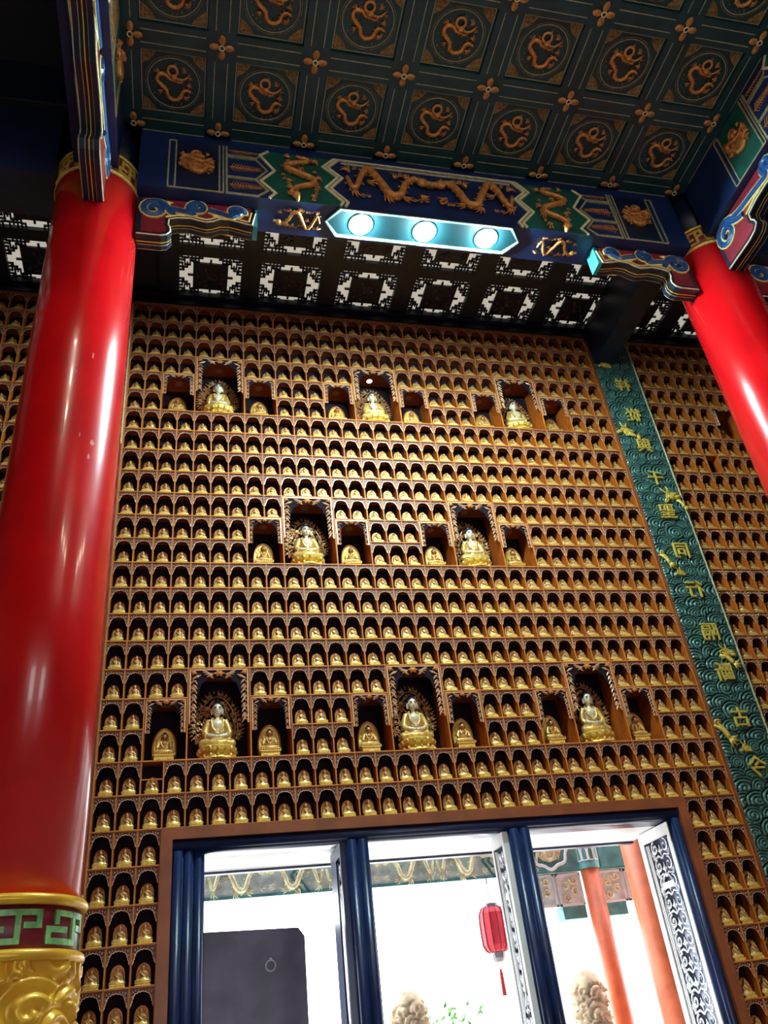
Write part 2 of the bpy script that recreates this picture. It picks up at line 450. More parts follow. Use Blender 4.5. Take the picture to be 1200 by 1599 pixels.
# small seated figurine: origin on the shelf, facing -Y
fm = MB()
fm.ell((0, 0, .030), (.030, .024, .020), 10, 6); fm.ell((-.026, -.006, .026), (.026, .020, .012), 10, 6); fm.ell((.026, -.006, .026), (.026, .020, .012), 10, 6)
fm.ell((0, -.016, .024), (.034, .013, .010), 10, 6); fm.ell((0, .002, .056), (.0215, .015, .030), 10, 6); fm.ell((0, .001, .071), (.025, .013, .012), 10, 6)
fm.ell((-.027, -.002, .055), (.009, .010, .022), 8, 6, rot=Euler((0, .25, 0)).to_matrix()); fm.ell((.027, -.002, .055), (.009, .010, .022), 8, 6, rot=Euler((0, -.25, 0)).to_matrix())
fm.ell((0, -.015, .041), (.020, .009, .007), 8, 6); fm.ell((0, 0, .096), (.0125, .0125, .016), 10, 6); fm.ell((0, .001, .112), (.006, .006, .006), 8, 5); fm.ell((0, 0, .083), (.006, .006, .008), 8, 5)
body = remesh(fm, 0.0042, 0.16)
fig = MB(); fig.merge(body)
# legs and lap bright gold; upper body brownish gold
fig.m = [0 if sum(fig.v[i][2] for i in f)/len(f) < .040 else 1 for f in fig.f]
fig.tube([(-.020, -.008, .076), (-.006, -.017, .062), (.010, -.019, .050), (.024, -.012, .042)], .0035, 4, 0)
base = MB(); base.box(-.046, -.030, 0, .046, .028, .006, 0); base.box(-.041, -.026, .006, .041, .025, .013, 1)
for k in range(9): base.ell((-.038+.0095*k, -.027, .0095), (.0048, .004, .0055), 5, 4, 0)
base.box(-.046, -.030, .013, .046, .028, .017, 0)
mand = MB()
op = [(.042, .012), (.044, .05), (.042, .082), (.034, .105), (.019, .121), (0, .127)]
op = op+[(-x, z) for x, z in op[-2::-1]]
mand.prism(op, .020, .027, 0)
for sx in (-1, 1):
    mand.tube([(sx*.037, .017, .018), (sx*.038, .016, .05), (sx*.034, .017, .080), (sx*.024, .018, .103)], [.0042, .0046, .0036, .002], 4, 1)
    mand.tube([(sx*.028, .017, .030), (sx*.029, .016, .055), (sx*.025, .017, .075)], [.0026, .003, .0015], 4, 1)
for k in range(7):
    a = PI*(k+.5)/7; mand.leaf((.018*math.cos(a), .019, .082+.016*math.sin(a)), (.034*math.cos(a), .019, .082+.034*math.sin(a)), .004, .004, mi=1)
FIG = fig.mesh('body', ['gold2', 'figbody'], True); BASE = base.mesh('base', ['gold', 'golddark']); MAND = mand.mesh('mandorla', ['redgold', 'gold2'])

def blocked(p):               # behind a pillar as the camera sees it
    az = math.atan2(p[0]-CAM.x, p[1]-CAM.y)
    return (-14.0 < math.degrees(az) < -5.7) or (44.6 < math.degrees(az) < 49.6)
vis = []
for c, r, sec, i in cells:
    p = (cx(c+.5), 0.04, rz(r)+.07); q = project(p)
    ok = q and -12 < q[0] < 1212 and -10 < q[1] < 1615 and not blocked(p)
    vis.append((q[2] if ok else 1e9, c, r, sec, i))
vis.sort()
SKIP = {('right', 12, 3)}
keep = set((c, r) for z, c, r, sec, i in vis[:300] if z < 1e8)
rowname = {-2: 'lowest row above the door', -1: 'second row above the door', 0: 'bottom row beside the lowest shrines', 1: 'second row beside the lowest shrines', 2: 'third row beside the lowest shrines'}
for r in range(3, 7): rowname[r] = ordinal(r-2)+' row above the lowest shrines'
for r in range(7, 10): rowname[r] = ('bottom', 'second', 'third')[r-7]+' row beside the middle shrines'
for r in range(10, 14): rowname[r] = ordinal(r-9)+' row above the middle shrines'
rest_f = MB(); rest_a = MB()
figm = MB(); figm.merge(fig)
tri = MB(); tri.v = list(fig.v); tri.f = list(fig.f); tri.m = list(fig.m)
o_ = len(tri.v); tri.v += base.v; tri.f += [tuple(i+o_ for i in f) for f in base.f]; tri.m += [0 if k == 0 else 1 for k in base.m]
o_ = len(tri.v); tri.v += mand.v; tri.f += [tuple(i+o_ for i in f) for f in mand.f]; tri.m += [2 if k == 0 else 0 for k in mand.m]
rowcount = {}
for c, r, sec, i in sorted(cells, key=lambda t: (t[2], t[1], t[0])):
    loc = (cx(c+.5), 0.042, rz(r)+T_)
    aloc = (cx(c+.5), 0.0, rz(r+1)-T_)
    special = (sec == 'main' and c == 0 and r == -1)
    if (sec, r, i) in SKIP: continue
    if (c, r) in keep:
        rowcount[sec, r, c < 14] = rowcount.get((sec, r, c < 14), 0)+1
        if sec == 'main' and r < -2:
            side = 'left' if c < 14 else 'right'
            lab = 'small gilt Buddha %s of door, %s row down, %s from left' % (side, ordinal(-2-r), ordinal(rowcount[sec, r, c < 14]))
        elif sec == 'main':
            k = rowcount[sec, r, True]+rowcount.get((sec, r, False), 0) if c >= 14 else rowcount[sec, r, True]
            lab = 'small gilt seated Buddha, %s, %s from the left pillar' % (rowname[r], ordinal(k))
        else:
            k = rowcount[sec, r, c < 14]
            lab = 'small gilt Buddha right of green board, %s, %s along' % (rowname.get(r, 'upper row'), ordinal(k))
            if r < -2: lab = 'small gilt Buddha right of green board, low row %s, %s along' % (ordinal(-2-r), ordinal(k))
            if sec == 'left': lab = 'small gilt seated Buddha left of the left pillar, %s' % rowname.get(r, 'upper row')
        t = thing('seated_figurine', lab, 'figurine', loc, (0, 0, random.uniform(-.06, .06)), 'small gilt Buddhas in the wall niches', scale=1.2)
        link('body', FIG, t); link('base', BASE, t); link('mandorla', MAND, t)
        if not special: link('niche_arch', ARCH, wall, aloc)
    else:
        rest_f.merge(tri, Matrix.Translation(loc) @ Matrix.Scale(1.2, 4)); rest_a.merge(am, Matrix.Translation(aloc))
rf = rest_f.build('seated_figurines', ['gold2', 'figbody', 'redgold'], smooth=False)
tag(rf, 'further small gilt seated Buddhas in the upper and outer niches', 'figurines', kind='stuff')
rest_a.build('niche_arch', ['screen', 'bead'], wall)['kind'] = 'stuff'
MB().box(cx(0)+T_, 0.004, rz(-1)+.118, cx(1)-T_, 0.010, rz(-1)+.128).build('cross_rail', 'wood_edge', wall)

# --- shrines
def shrine_screen(W, H, drop):
    m = MB(); h = W/2-.012
    th = .012
    for sx in (-1, 1):
        m.box(sx*h-.006, 0, -drop, sx*h+.006, th, 0, 1)
    m.box(-h, 0, -.012, h, th, 0, 1)
    s = W/.54
    # backing fret
    pts = [(h, -drop), (h-.02*s, -drop+.04), (h-.045*s, -drop*.78), (h-.05*s, -drop*.55), (h-.085*s, -drop*.38), (h-.10*s, -.14*s), (.10*s, -.10*s), (0, -.085*s)]
    ring = [(h, 0)]+pts+[(-x, z) for x, z in pts[-2::-1]]+[(-h, 0)]
    # ring polygon minus nothing: dark carved ground
    m.prism(ring, .008, .014, 0)
    m.ell((0, -.002, -.045*s), (.030*s, .014, .022*s), 8, 5, 2)
    for k in range(6):
        a = 2*PI*k/6; m.leaf((.018*s*math.cos(a), 0, -.045*s+.014*s*math.sin(a)), (.05*s*math.cos(a), -.004, -.045*s+.034*s*math.sin(a)), .012*s, .008, mi=2)
    for sx in (-1, 1):
        for k, a in enumerate((-.55, -.2, .12, .42)):
            b = (sx*(.045+.012*k)*s, 0, -.045*s)
            m.leaf(b, (b[0]+sx*.085*s*math.cos(a), -.004, b[2]+.075*s*math.sin(a)), .009*s, .010, mi=1)
        m.leaf((sx*.09*s, 0, -.06*s), (sx*.05*s, -.004, -.10*s), .014*s, .010, mi=2)
        m.ell((sx*(h-.03*s), -.002, -.035*s), (.022*s, .012, .018*s), 7, 5, 2)
        for k in range(4):
            a = PI*(.5+k*.5)+.4; m.leaf((sx*(h-.03*s), 0, -.035*s), (sx*(h-.03*s+.036*s*math.cos(a)), -.003, -.035*s+.03*s*math.sin(a)), .009*s, .008, mi=2)
        m.leaf((sx*(h-.10*s), 0, -.055*s), (sx*(h-.012*s), -.004, -.10*s), .013*s, .01, mi=1)
        z = -.10*s; k = 0
        while z > -drop+.03:
            xin = h-.05*s*(1-.35*(-z/drop)); L = .055*s
            m.leaf((sx*(h-.02*s), 0, z), (sx*(xin-.022*s), -.005, z-L), .010*s, .010, mi=1, bend=.004*sx)
            m.leaf((sx*(h-.03*s), 0, z-.01*s), (sx*(h-.004), -.005, z-L*.9), .008*s, .009, mi=2)
            if k % 2: m.tube(spiral(sx*(h-.030*s), z-L*.8, .016*s, 1.2, 0, -.003, 8, sx), .0045*s, 4, 1)
            z -= L*.82; k += 1
    return m.mesh('carved_screen', ['nback', 'bead', 'wood_edge'])
SCR = {'big': shrine_screen(3*A-2*T_, 3*RB, .50), 'side': shrine_screen(2*A-2*T_, 2*RB, .30)}

# --- statues (unit design, seated height 1, facing -Y)
def statue_parts():
    b = MB(); E = b.ell
    E((0, .02, .14), (.24, .18, .14), 16, 10); E((0, .02, .40), (.185, .125, .24), 16, 10); E((0, -.02, .50), (.185, .115, .12), 16, 10)
    E((-.19, .01, .575), (.075, .075, .06)); E((.19, .01, .575), (.075, .075, .06)); b.lathe([(.065, .60), (.055, .70), (.06, .74)], 12)
    E((0, -.015, .825), (.138, .125, .145), 18, 12); E((0, -.05, .755), (.098, .080, .065), 14, 8); E((-.145, 0, .79), (.024, .03, .08)); E((.145, 0, .79), (.024, .03, .08))
    b.ell((0, -.135, .805), (.016, .022, .030), 8, 6); b.ell((0, -.125, .762), (.028, .016, .010), 8, 5)
    for s in (-1, 1):
        b.tube([(s*.23, .01, .56), (s*.285, -.01, .42), (s*.30, -.03, .32)], [.066, .060, .055], 10)
        b.tube([(s*.30, -.03, .32), (s*.20, -.16, .25), (s*.07, -.215, .225)], [.052, .044, .034], 10)
        b.ell((s*.045, -.225, .218), (.060, .038, .022), 10, 6)
    body = remesh(b, .013, .35, 2)
    for s in (-1, 1):
        for k in range(4):
            y = -.245+.014*k
            body.tube([(s*.075, y, .236), (s*.035, y-.004, .240), (s*(-.012), y, .236)], [.010, .009, .007], 6)
        body.tube([(s*.06, -.205, .238), (s*.03, -.212, .252), (s*.006, -.218, .256)], [.010, .009, .008], 6)
    r = MB()
    r.ell((0, .05, .16), (.28, .19, .15), 16, 10); r.ell((0, .07, .42), (.225, .12, .26), 16, 10)
    for s in (-1, 1):
        r.tube([(0, .0, .12), (s*.22, -.07, .11), (s*.40, -.10, .10)], [.12, .125, .085], 12); r.ell((s*.37, -.10, .095), (.10, .11, .085), 12, 8)
        r.tube([(s*.38, -.13, .08), (s*.15, -.23, .09), (0, -.25, .08)], [.075, .065, .06], 10)
        r.tube([(s*.20, .03, .60), (s*.275, .0, .44), (s*.315, -.02, .31)], [.080, .085, .092], 10)
        r.tube([(s*.315, -.03, .30), (s*.26, -.11, .25)], [.085, .070], 10)
        r.tube([(s*.10, .04, .67), (s*.155, -.07, .58), (s*.13, -.115, .44), (s*.05, -.135, .33)], [.035, .034, .032, .030], 8)
    robe = remesh(r, .015, .35, 1)
    for k in range(5):
        z = .10+.018*k
        robe.tube(smoothpath([(-.34+.03*k, -.20+.012*k, z-.02), (-.12, -.285+.015*k, z-.03+.012*k), (.12, -.285+.015*k, z-.03+.012*k), (.34-.03*k, -.20+.012*k, z-.02)], 4), .011, 5)
    robe.tube(smoothpath([(-.15, -.09, .36), (0, -.135, .30), (.15, -.09, .36)], 4), .020, 6)
    h = MB()
    h.ell((0, .018, .885), (.152, .128, .115), 18, 12); h.ell((0, .015, 1.005), (.075, .065, .050), 12, 8)
    h.ell((-.128, .03, .83), (.026, .07, .085), 8, 6); h.ell((.128, .03, .83), (.026, .07, .085), 8, 6)
    e = MB()
    for s in (-1, 1):
        e.ell((s*.055, -.132, .830), (.028, .010, .008), 8, 5, 0)
        e.tube([(s*.022, -.142, .858), (s*.055, -.135, .870), (s*.092, -.112, .856)], .007, 4, 0)
    e.ell((0, -.148, .757), (.024, .008, .009), 8, 5, 1)
    return body, robe, h, e
SB, SRO, SHA, SEY = statue_parts()
def lotus(n, r, hh, mi=(0, 1)):
    m = MB(); m.lathe([(r*.92, 0), (r, .02*hh), (r*.96, .18*hh), (r*.72, .30*hh), (r*.70, .46*hh), (r*.95, .62*hh), (r*1.02, .92*hh), (r*.95, hh), (0.01, hh)], 28, mi=mi[0])
    for k in range(n):
        a = 2*PI*k/n
        for (rr, z0, z1, w) in ((r*.93, .55*hh, .98*hh, .13), (r*.90, .40*hh, .04*hh, .12)):
            c = Vector((rr*math.cos(a), rr*math.sin(a), (z0+z1)/2)); rot = Euler((0, 0, a)).to_matrix()
            m.ell(c, (.05*r/.4, w*r*1.6/n*7, abs(z1-z0)*.56), 7, 5, mi[1], rot)
    return m
def halo_big():
    m = MB(); rs = random.Random(3)
    def R(a):      # pointed oval
        return .50+.16*max(0, math.sin(a))**6
    m.tube([(R(a)*.92*math.cos(a), .20, .50+R(a)*.98*math.sin(a)) for a in [2*PI*k/40 for k in range(40)]], .016, 5, 0, True)
    m.tube([(.19*math.cos(a), .19, .85+.19*math.sin(a)) for a in [2*PI*k/24 for k in range(24)]], .016, 5, 0, True)
    for layer, n in ((.80, 34), (.62, 26), (1.02, 40)):
        for k in range(n):
            a = 2*PI*k/n+rs.uniform(-.06, .06); rr = R(a)*layer
            x, z = rr*math.cos(a), .50+rr*1.02*math.sin(a)
            if z < .0: continue
            m.tube(spiral(x, z, .045 if layer < 1 else .036, 1.2, a+rs.uniform(-1, 1), .185+rs.uniform(-.02, .01), 8, rs.choice((-1, 1))), [.018, .020, .020, .018, .017, .016, .014, .010], 4, rs.choice((0, 0, 1)))
    for k in range(30):
        a = PI*(-.12+1.24*k/29); rr = R(a)*1.05
        x, z = rr*math.cos(a), .5+rr*math.sin(a); d = Vector((math.cos(a+.35), 0, math.sin(a+.35)))
        m.leaf((x, .19, z), (x+d.x*.10, .19, z+d.z*.10), .022, .02, mi=1)
    return m
H_big = halo_big()
LOT = lotus(16, .42, .28)
def slot_mesh(mb, name, mats, smooth=True): return mb.mesh(name, mats, smooth)
BIG = dict(body=slot_mesh(SB, 'body', 'skin'), robe=slot_mesh(SRO, 'robe', 'robe'), hair=slot_mesh(SHA, 'hair', 'hair'),
           face_features=slot_mesh(SEY, 'face_features', ['eyes', 'lips']), lotus_base=slot_mesh(LOT, 'lotus_base', ['gold', 'petal'], False), halo=slot_mesh(H_big, 'halo', ['filg', 'golddark'], False))
SID = dict(body=slot_mesh(SB, 'body', 'golddark'), robe=slot_mesh(SRO, 'robe', 'gold2'), hair=slot_mesh(SHA, 'hair', 'hair'))
md = MB()
op = [(.50, -.10), (.52, .25), (.50, .60), (.42, .90), (.28, 1.12), (.12, 1.24), (0, 1.28)]
op = smoothpath([(x, 0, z) for x, z in op], 3); op = [(p.x, p.z) for p in op]; op = op+[(-x, z) for x, z in op[-2::-1]]
md.prism(op, .20, .26, 0); md.tube([(x, .17, z) for x, z in op], .04, 6, 1)
rs = random.Random(5)
for k in range(17):
    a = PI*(-.10+1.2*k/16); rr = .36
    x, z = rr*math.cos(a), .62+rr*1.25*math.sin(a)
    md.tube(spiral(x, z, .055, 1.2, a, .185, 8, 1 if k % 2 else -1), .017, 4, 2)
md.tube([(.20*math.cos(a), .17, .84+.22*math.sin(a)) for a in [2*PI*k/20 for k in range(20)]], .02, 5, 2, True)
SID['mandorla'] = md.mesh('mandorla', ['gold', 'redgold', 'gold2'])
pd = MB()
pd.box(-.50, -.34, 0, .50, .26, .07, 0); pd.box(-.43, -.29, .07, .43, .22, .34, 0); pd.box(-.50, -.34, .34, .50, .26, .40, 0)
for k in range(9): pd.ell((-.44+.11*k, -.35, .035), (.05, .02, .035), 6, 4, 1)
for k in range(9): pd.ell((-.44+.11*k, -.34, .43), (.055, .03, .045), 6, 5, 1)
for s in (-1, 1): pd.tube([(s*.34, -.295, .20), (s*.24, -.295, .16), (s*.14, -.295, .20)], .014, 4, 1)
pd.box(-.50, -.34, .40, .50, .26, .46, 0)
SID['pedestal'] = pd.mesh('pedestal', ['gold', 'golddark'])
tiername = {3: 'lowest', 2: 'middle', 1: 'top'}
def pos_name(tier, idx):
    return ('left', 'middle', 'right')[idx] if tier in (1, 3) else ('left', 'right')[idx]
dl = MB(); dl.lathe([(.040, -.004), (.040, .006), (.03, .010)], 20, mi=1); dl.lathe([(.001, -.005), (.032, -.005)], 20, mi=0)
DL_OFF = dl.mesh('downlight', ['spot_off', 'wood_edge']); DL_ON = dl.mesh('downlight', ['spot_on', 'wood_edge'])
for (c, r, wd, ht, kind, tier, idx, sec, side) in shr:
    x0, x1, z0, z1 = cx(c), cx(c+wd), rz(r), rz(r+ht); xm = (x0+x1)/2
    if sec != 'main' and tier == 3 and sec == 'right' and kind != 'side': pass
    b = MB()
    b.box(x0-T_+.001, .004, z0+T_, x0+T_+.001, DEEP, z1-T_); b.box(x1-T_-.001, .004, z0+T_, x1+T_-.001, DEEP, z1-T_)
    b.box(x0, .004, z0-T_+.001, x1, DEEP, z0+T_+.001); b.box(x0, .004, z1-T_-.001, x1, DEEP, z1+T_-.001)
    b.box(x0, DEEP, z0, x1, DEEP+.015, z1, 1)
    b.build('shrine_box', ['wood', 'nback'], wall)
    link('carved_screen', SCR[kind], wall, (xm, -0.002, z1-T_))
    link('downlight', DL_ON if (tier == 1 and idx == 1 and kind == 'big' and sec == 'main') else DL_OFF, wall, (xm, .20 if kind == 'big' else .16, z1-T_-.006))
    # leave out statues that the photo shows nothing of
    q = project((xm, .15, z0+.2))
    if q is None or not (-60 < q[0] < 1260 and -60 < q[1] < 1660): continue
    pn = pos_name(tier, idx) if sec == 'main' else ''
    if kind == 'big':
        if sec == 'main': lab = 'large seated Buddha on lotus base in the %s large shrine of the %s tier' % (pn, tiername[tier])
        elif sec == 'left': lab = 'large seated Buddha in the shrine far left, beyond the left pillar'
        else: lab = 'large seated Buddha in the %s shrine right of the green board' % tiername[tier]
        t = thing('buddha_statue', lab, 'statue', (xm-.01, .15, z0+T_+.002), (0, 0, 0), 'large Buddhas in the wall shrines', scale=.40)
        for k, me in BIG.items():
            o = link(k, me, t)
            if k != 'lotus_base': o.location.z = .28
            if k == 'halo': o.scale = (1.0, 1, 1.12)
            elif k != 'lotus_base': o.scale = (.86, .9, 1.08)
        BIGH = t
    else:
        if sec == 'main': lab = 'gold Buddha with oval mandorla, small shrine %s of the %s large one, %s tier' % (side, pn, tiername[tier])
        elif sec == 'left': lab = 'gold Buddha with oval mandorla far left, %s of the large shrine there' % side
        else: lab = 'gold Buddha with oval mandorla right of the green board, %s shrine, %s tier' % (side, tiername[tier])
        t = thing('buddha_statuette', lab, 'statue', (xm-.005, .14, z0+T_+.002), (0, 0, 0), 'gold Buddhas with mandorlas in the small shrines', scale=.185)
        for k, me in SID.items():
            o = link(k, me, t)
            if k == 'pedestal': pass
            else: o.location.z = .46
        t['dummy'] = 0; del t['dummy']

# panelling below and cornice above the niches
m = MB(); m.box(XL, .0, 0, cx(1), DEEP, rz(RB0)-T_); m.box(cx(27), .0, 0, XR, DEEP, rz(RB0)-T_)
m.build('baseboard_back', 'brown')['kind'] = 'structure'
m = MB(); m.box(XL, -.03, rz(RT)+T_, XR, DEEP, rz(RT)+.10); m.box(XL, -.08, rz(RT)+.10, XR, DEEP, ZG)
m.build('trim_1', 'navy')['kind'] = 'structure'
# end boards filling the wall between sections behind the couplet boards
m = MB(); m.box(cx(30)+T_, .03, 0, cx(RO)-T_, DEEP, rz(RT)); m.box(cx(LO)+T_, .03, 0, cx(-2)-T_, DEEP, rz(RT))
m.build('trim_2', 'nback')['kind'] = 'structure'

# ------------------------------------------------------------------ couplet boards
def couplet(x0, x1, ztop, zbot, label, seed, text=None):
    t = thing('couplet_board', label, 'sign board', ((x0+x1)/2, -.004, zbot))
    wd = x1-x0; H = ztop-zbot; st = .0095
    nu, nv = int(wd/st), int(H/st)
    U, V = np.meshgrid(np.linspace(-wd/2, wd/2, nu), np.linspace(0, H, nv))
    h = cloud_field(U, V, .155, 3.6, seed)
    edge = np.minimum(np.minimum(U+wd/2, wd/2-U)/.02, 1)
    Y = -.006-.020*h*edge
    co = np.stack([U, Y, V], -1).reshape(-1, 3)
    idx = np.arange(nu*nv).reshape(nv, nu)
    q = np.stack([idx[:-1, :-1], idx[:-1, 1:], idx[1:, 1:], idx[1:, :-1]], -1).reshape(-1, 4)
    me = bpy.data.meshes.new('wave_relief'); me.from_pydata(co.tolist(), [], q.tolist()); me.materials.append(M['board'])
    ca = me.color_attributes.new('relief_shade', 'FLOAT_COLOR', 'POINT'); k_ = np.clip((h-.25)/1.0, 0, 1).reshape(-1)  # hollow-to-crest shading baked into the vertex colour from relief height
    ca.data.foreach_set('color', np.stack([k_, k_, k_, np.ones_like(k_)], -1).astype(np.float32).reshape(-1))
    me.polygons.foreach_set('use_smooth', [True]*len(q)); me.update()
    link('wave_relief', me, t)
    MB().box(-wd/2, -.006, 0, wd/2, .028, H).build('back_panel', 'board', t)
    f = MB(); f.box(-wd/2-.012, -.022, 0, -wd/2, .028, H, 1); f.box(wd/2, -.022, 0, wd/2+.012, .028, H, 0)
    f.build('edge_strip', ['cream', 'brown'], t)
    return t
bd = couplet(5.425, 5.995, 9.18, 0.3, 'tall dark green carved board with raised gold characters between the niche sections', 11)
if True:
    chars = [('祥', 8.387), ('從', 7.88), ('與', 7.40), ('千', 6.905), ('聖', 6.43), ('同', 5.90), ('行', 5.41), ('隔', 4.90), ('斷', 4.45), ('古', 3.97), ('今', 3.48)]
    for ch, z in chars:
        cu = bpy.data.curves.new('character', 'FONT'); cu.body = ch; cu.size = .215; cu.extrude = .009; cu.bevel_depth = .0012; cu.offset = .0
        cu.align_x = 'CENTER'; cu.align_y = 'CENTER'; cu.resolution_u = 2
        o = bpy.data.objects.new('tmpfont', cu); COL.objects.link(o)
        dg = bpy.context.evaluated_depsgraph_get(); dg.update()
        e = bpy.data.meshes.new_from_object(o.evaluated_get(dg), depsgraph=dg)
        bpy.data.objects.remove(o)
        v = np.array([tuple(p.co) for p in e.vertices]); c = (v.min(0)+v.max(0))/2
        # the photograph shows the writing mirrored
        vs = [(-(p[0]-c[0]), -p[2], (p[1]-c[1])) for p in v]
        nm = MB(); nm.v = vs; nm.f = [tuple(p.vertices)[::1] for p in e.polygons]; nm.m = [0]*len(nm.f)
        bpy.data.meshes.remove(e)
        nm.build('character', 'gold', bd, loc=(.012, -.046, z-.3))
    # gilt dragon winding behind the writing: claws and coils that surface at the edges
    def claw(x, z, a, s=1.0):
        m = MB(); T = Matrix.Translation((x, -.035, z)) @ Matrix.Rotation(a, 4, 'Y') @ Matrix.Scale(s, 4)
        q = MB(); q.tube(smoothpath([(-.16, .01, .02), (-.08, -.01, .03), (0, -.015, 0)], 3), [.012, .018, .022, .024, .026, .024, .022], 6)
        for k, b in enumerate((-.9, -.35, .25, .8)):
            q.tube([(0, -.015, 0), (.05*math.cos(b), -.03, .05*math.sin(b)), (.09*math.cos(b+.25), -.015, .09*math.sin(b+.25))], [.016, .013, .004], 5)
        q.ell((-.10, -.005, .05), (.05, .016, .018), 8, 5); q.tube(spiral(-.15, .05, .035, 1.2, 1, -.01, 9), .009, 4)
        m.merge(q, T); return m
    def headr(x, z, a, s=1.0):
        m = MB(); T = Matrix.Translation((x, -.03, z)) @ Matrix.Rotation(a, 4, 'Y') @ Matrix.Scale(s, 4)
        q = MB(); q.ell((0, 0, 0), (.075, .03, .055), 10, 7); q.ell((.06, -.01, -.03), (.05, .024, .022), 8, 6); q.ell((.055, -.01, .012), (.045, .02, .014), 8, 6)
        for k in range(5): q.tube(spiral(-.03-.02*k, .05-.03*k, .028, 1.2, k, -.02, 8, 1 if k % 2 else -1), .008, 4)
        q.tube([(-.04, 0, .04), (-.09, -.01, .09), (-.10, 0, .13)], [.012, .008, .003], 5); q.tube([(0, 0, .05), (-.02, -.01, .11), (.0, 0, .14)], [.012, .008, .003], 5)
        m.merge(q, T); return m
    ox, oz = 5.71, .3
    for fn, x, z, a, s in ((headr, 5.575, 8.73, .2, .8), (headr, 5.56, 7.62, .3, 1.0), (claw, 5.66, 7.53, .1, .8), (headr, 5.86, 6.66, -.2, 1.05), (claw, 5.97, 6.50, .9, .75), (claw, 5.52, 5.73, .9, .9), (headr, 5.63, 5.62, .2, .6),
                           (headr, 5.86, 4.66, 0, .8), (claw, 5.87, 4.54, .6, .95), (claw, 5.52, 3.76, .8, 1.1), (headr, 5.68, 3.66, .2, .6)):
        fn(x-ox, z-oz, a, s).build('gilt_relief', 'gold', bd, True)
bl = couplet(-1.005, -.38, 9.18, 0.3, 'tall dark green carved board behind the left red pillar', 12)

# ------------------------------------------------------------------ pillars
def key_fret(r, z0, z1, n, t, mi, thick=.008):
    """greek key round a cylinder; cells of unit width"""
    m = MB(); H = z1-z0
    segs = [((.06, 0), (.06, 1)), ((.06, 1), (.56, 1)), ((.56, 1), (.56, .38)), ((.56, .38), (.30, .38)), ((.44, 0), (.94, 0)), ((.94, 0), (.94, .62)), ((.94, .62), (.70, .62)), ((.70, .62), (.70, .38))]
    segs = [((.08, .0), (.08, .42)), ((.08, .42), (.40, .42)), ((.08, 0), (.62, 0)), ((.62, 0), (.62, 1)), ((.22, 1), (.92, 1)), ((.22, 1), (.22, .70)), ((.92, 1), (.92, .55)), ((.74, .55), (.92, .55))]
    for k in range(n):
        for (a, b) in segs:
            ax, az, bx, bz = a[0], a[1], b[0], b[1]
            if bx < ax or bz < az: ax, az, bx, bz = bx, bz, ax, az
            th0 = 2*PI*(k+ax)/n-t/2/r; th1 = 2*PI*(k+bx)/n+t/2/r
            zz0 = z0+t/2+(H-t)*az-t/2; zz1 = z0+t/2+(H-t)*bz+t/2
            ns = max(1, int((th1-th0)/.12)); vs = []
            for i in range(ns+1):
                th = th0+(th1-th0)*i/ns
                for rr in (r-.004, r+thick):
                    for z in (zz0, zz1): vs.append((rr*math.cos(th), rr*math.sin(th), z))
            fs = []
            for i in range(ns):
                o = 4*i; p = o+4
                fs += [(o+2, p+2, p+3, o+3), (o, o+2, p+2, p)[::-1], (o+1, p+1, p+3, o+3)[::-1], ]
            fs += [(0, 1, 3, 2), (4*ns, 4*ns+2, 4*ns+3, 4*ns+1)]
            m.add(vs, fs, mi)
    return m
def torus(m, r, z, t, mi=0, n=48):
    m.tube([(r*math.cos(2*PI*k/n), r*math.sin(2*PI*k/n), z) for k in range(n)], t, 10, mi, True)
def pillar(x, y, label):
    t = thing('red_pillar', label, 'column', (x, y, 0), group=None)
    prof = [(PR*1.012, 2.38), (PR*1.008, 4.0), (PR, 6.0), (PR*.985, 8.07)]
    MB().lathe(prof, 96).build('shaft', 'red', t, True)
    b = MB(); b.lathe([(PR+.004, 8.05), (PR+.004, 8.34)], 72); b.build('neck_band', 'maroon', t, True)
    g = key_fret(PR+.004, 8.10, 8.285, 12, .028, 0)
    torus(g, PR+.008, 8.065, .016); torus(g, PR+.008, 8.32, .014)
    g.build('gold_key_fret', 'gold', t)
    MB().lathe([(PR-.03, 8.34), (PR-.03, 8.95)], 48).build('pillar_head', 'navy', t, True)
    g = MB(); torus(g, PR+.018, 2.375, .026); torus(g, PR+.018, 2.135, .028); g.build('gold_ring', 'ochre', t, True)
    MB().lathe([(PR+.004, 2.12), (PR+.004, 2.39)], 72).build('base_band', 'maroon', t, True)
    key_fret(PR+.006, 2.18, 2.33, 7, .027, 0, .010).build('jade_key_fret', 'jade', t)
    nu, nv = 300, 190; H = 2.11
    U, V = np.meshgrid(np.linspace(0, 2*PI, nu, endpoint=False), np.linspace(0, H, nv))
    h = cloud_field(U*.37, V, .20, 2.2, 21)+.5*np.sin(7*V+5*np.sin(U*2))**2
    rr = PR-.005+.028*h
    co = np.stack([rr*np.cos(U), rr*np.sin(U), V], -1).reshape(-1, 3); idx = np.arange(nu*nv).reshape(nv, nu); nx = np.roll(idx, -1, 1)
    q = np.stack([idx[:-1], nx[:-1], nx[1:], idx[1:]], -1).reshape(-1, 4)
    me = bpy.data.meshes.new('carved_base'); me.from_pydata(co.tolist(), [], q.tolist()); me.materials.append(M['ochre'])
    me.polygons.foreach_set('use_smooth', [True]*len(q)); link('carved_base', me, t)
    d = MB()   # dragon wound round the drum
    pts = [((PR+.05)*math.cos(-2.6+2.6*k/16*2), (PR+.05)*math.sin(-2.6+2.6*k/16*2), 1.15+.055*k+.05*math.sin(k*1.3)) for k in range(17)]
    d.tube(smoothpath(pts, 3), [.02+.045*math.sin(PI*min(1, (i+4)/52)) for i in range(49)], 9)
    d.build('dragon_coil', 'ochre', t, True)
    return t
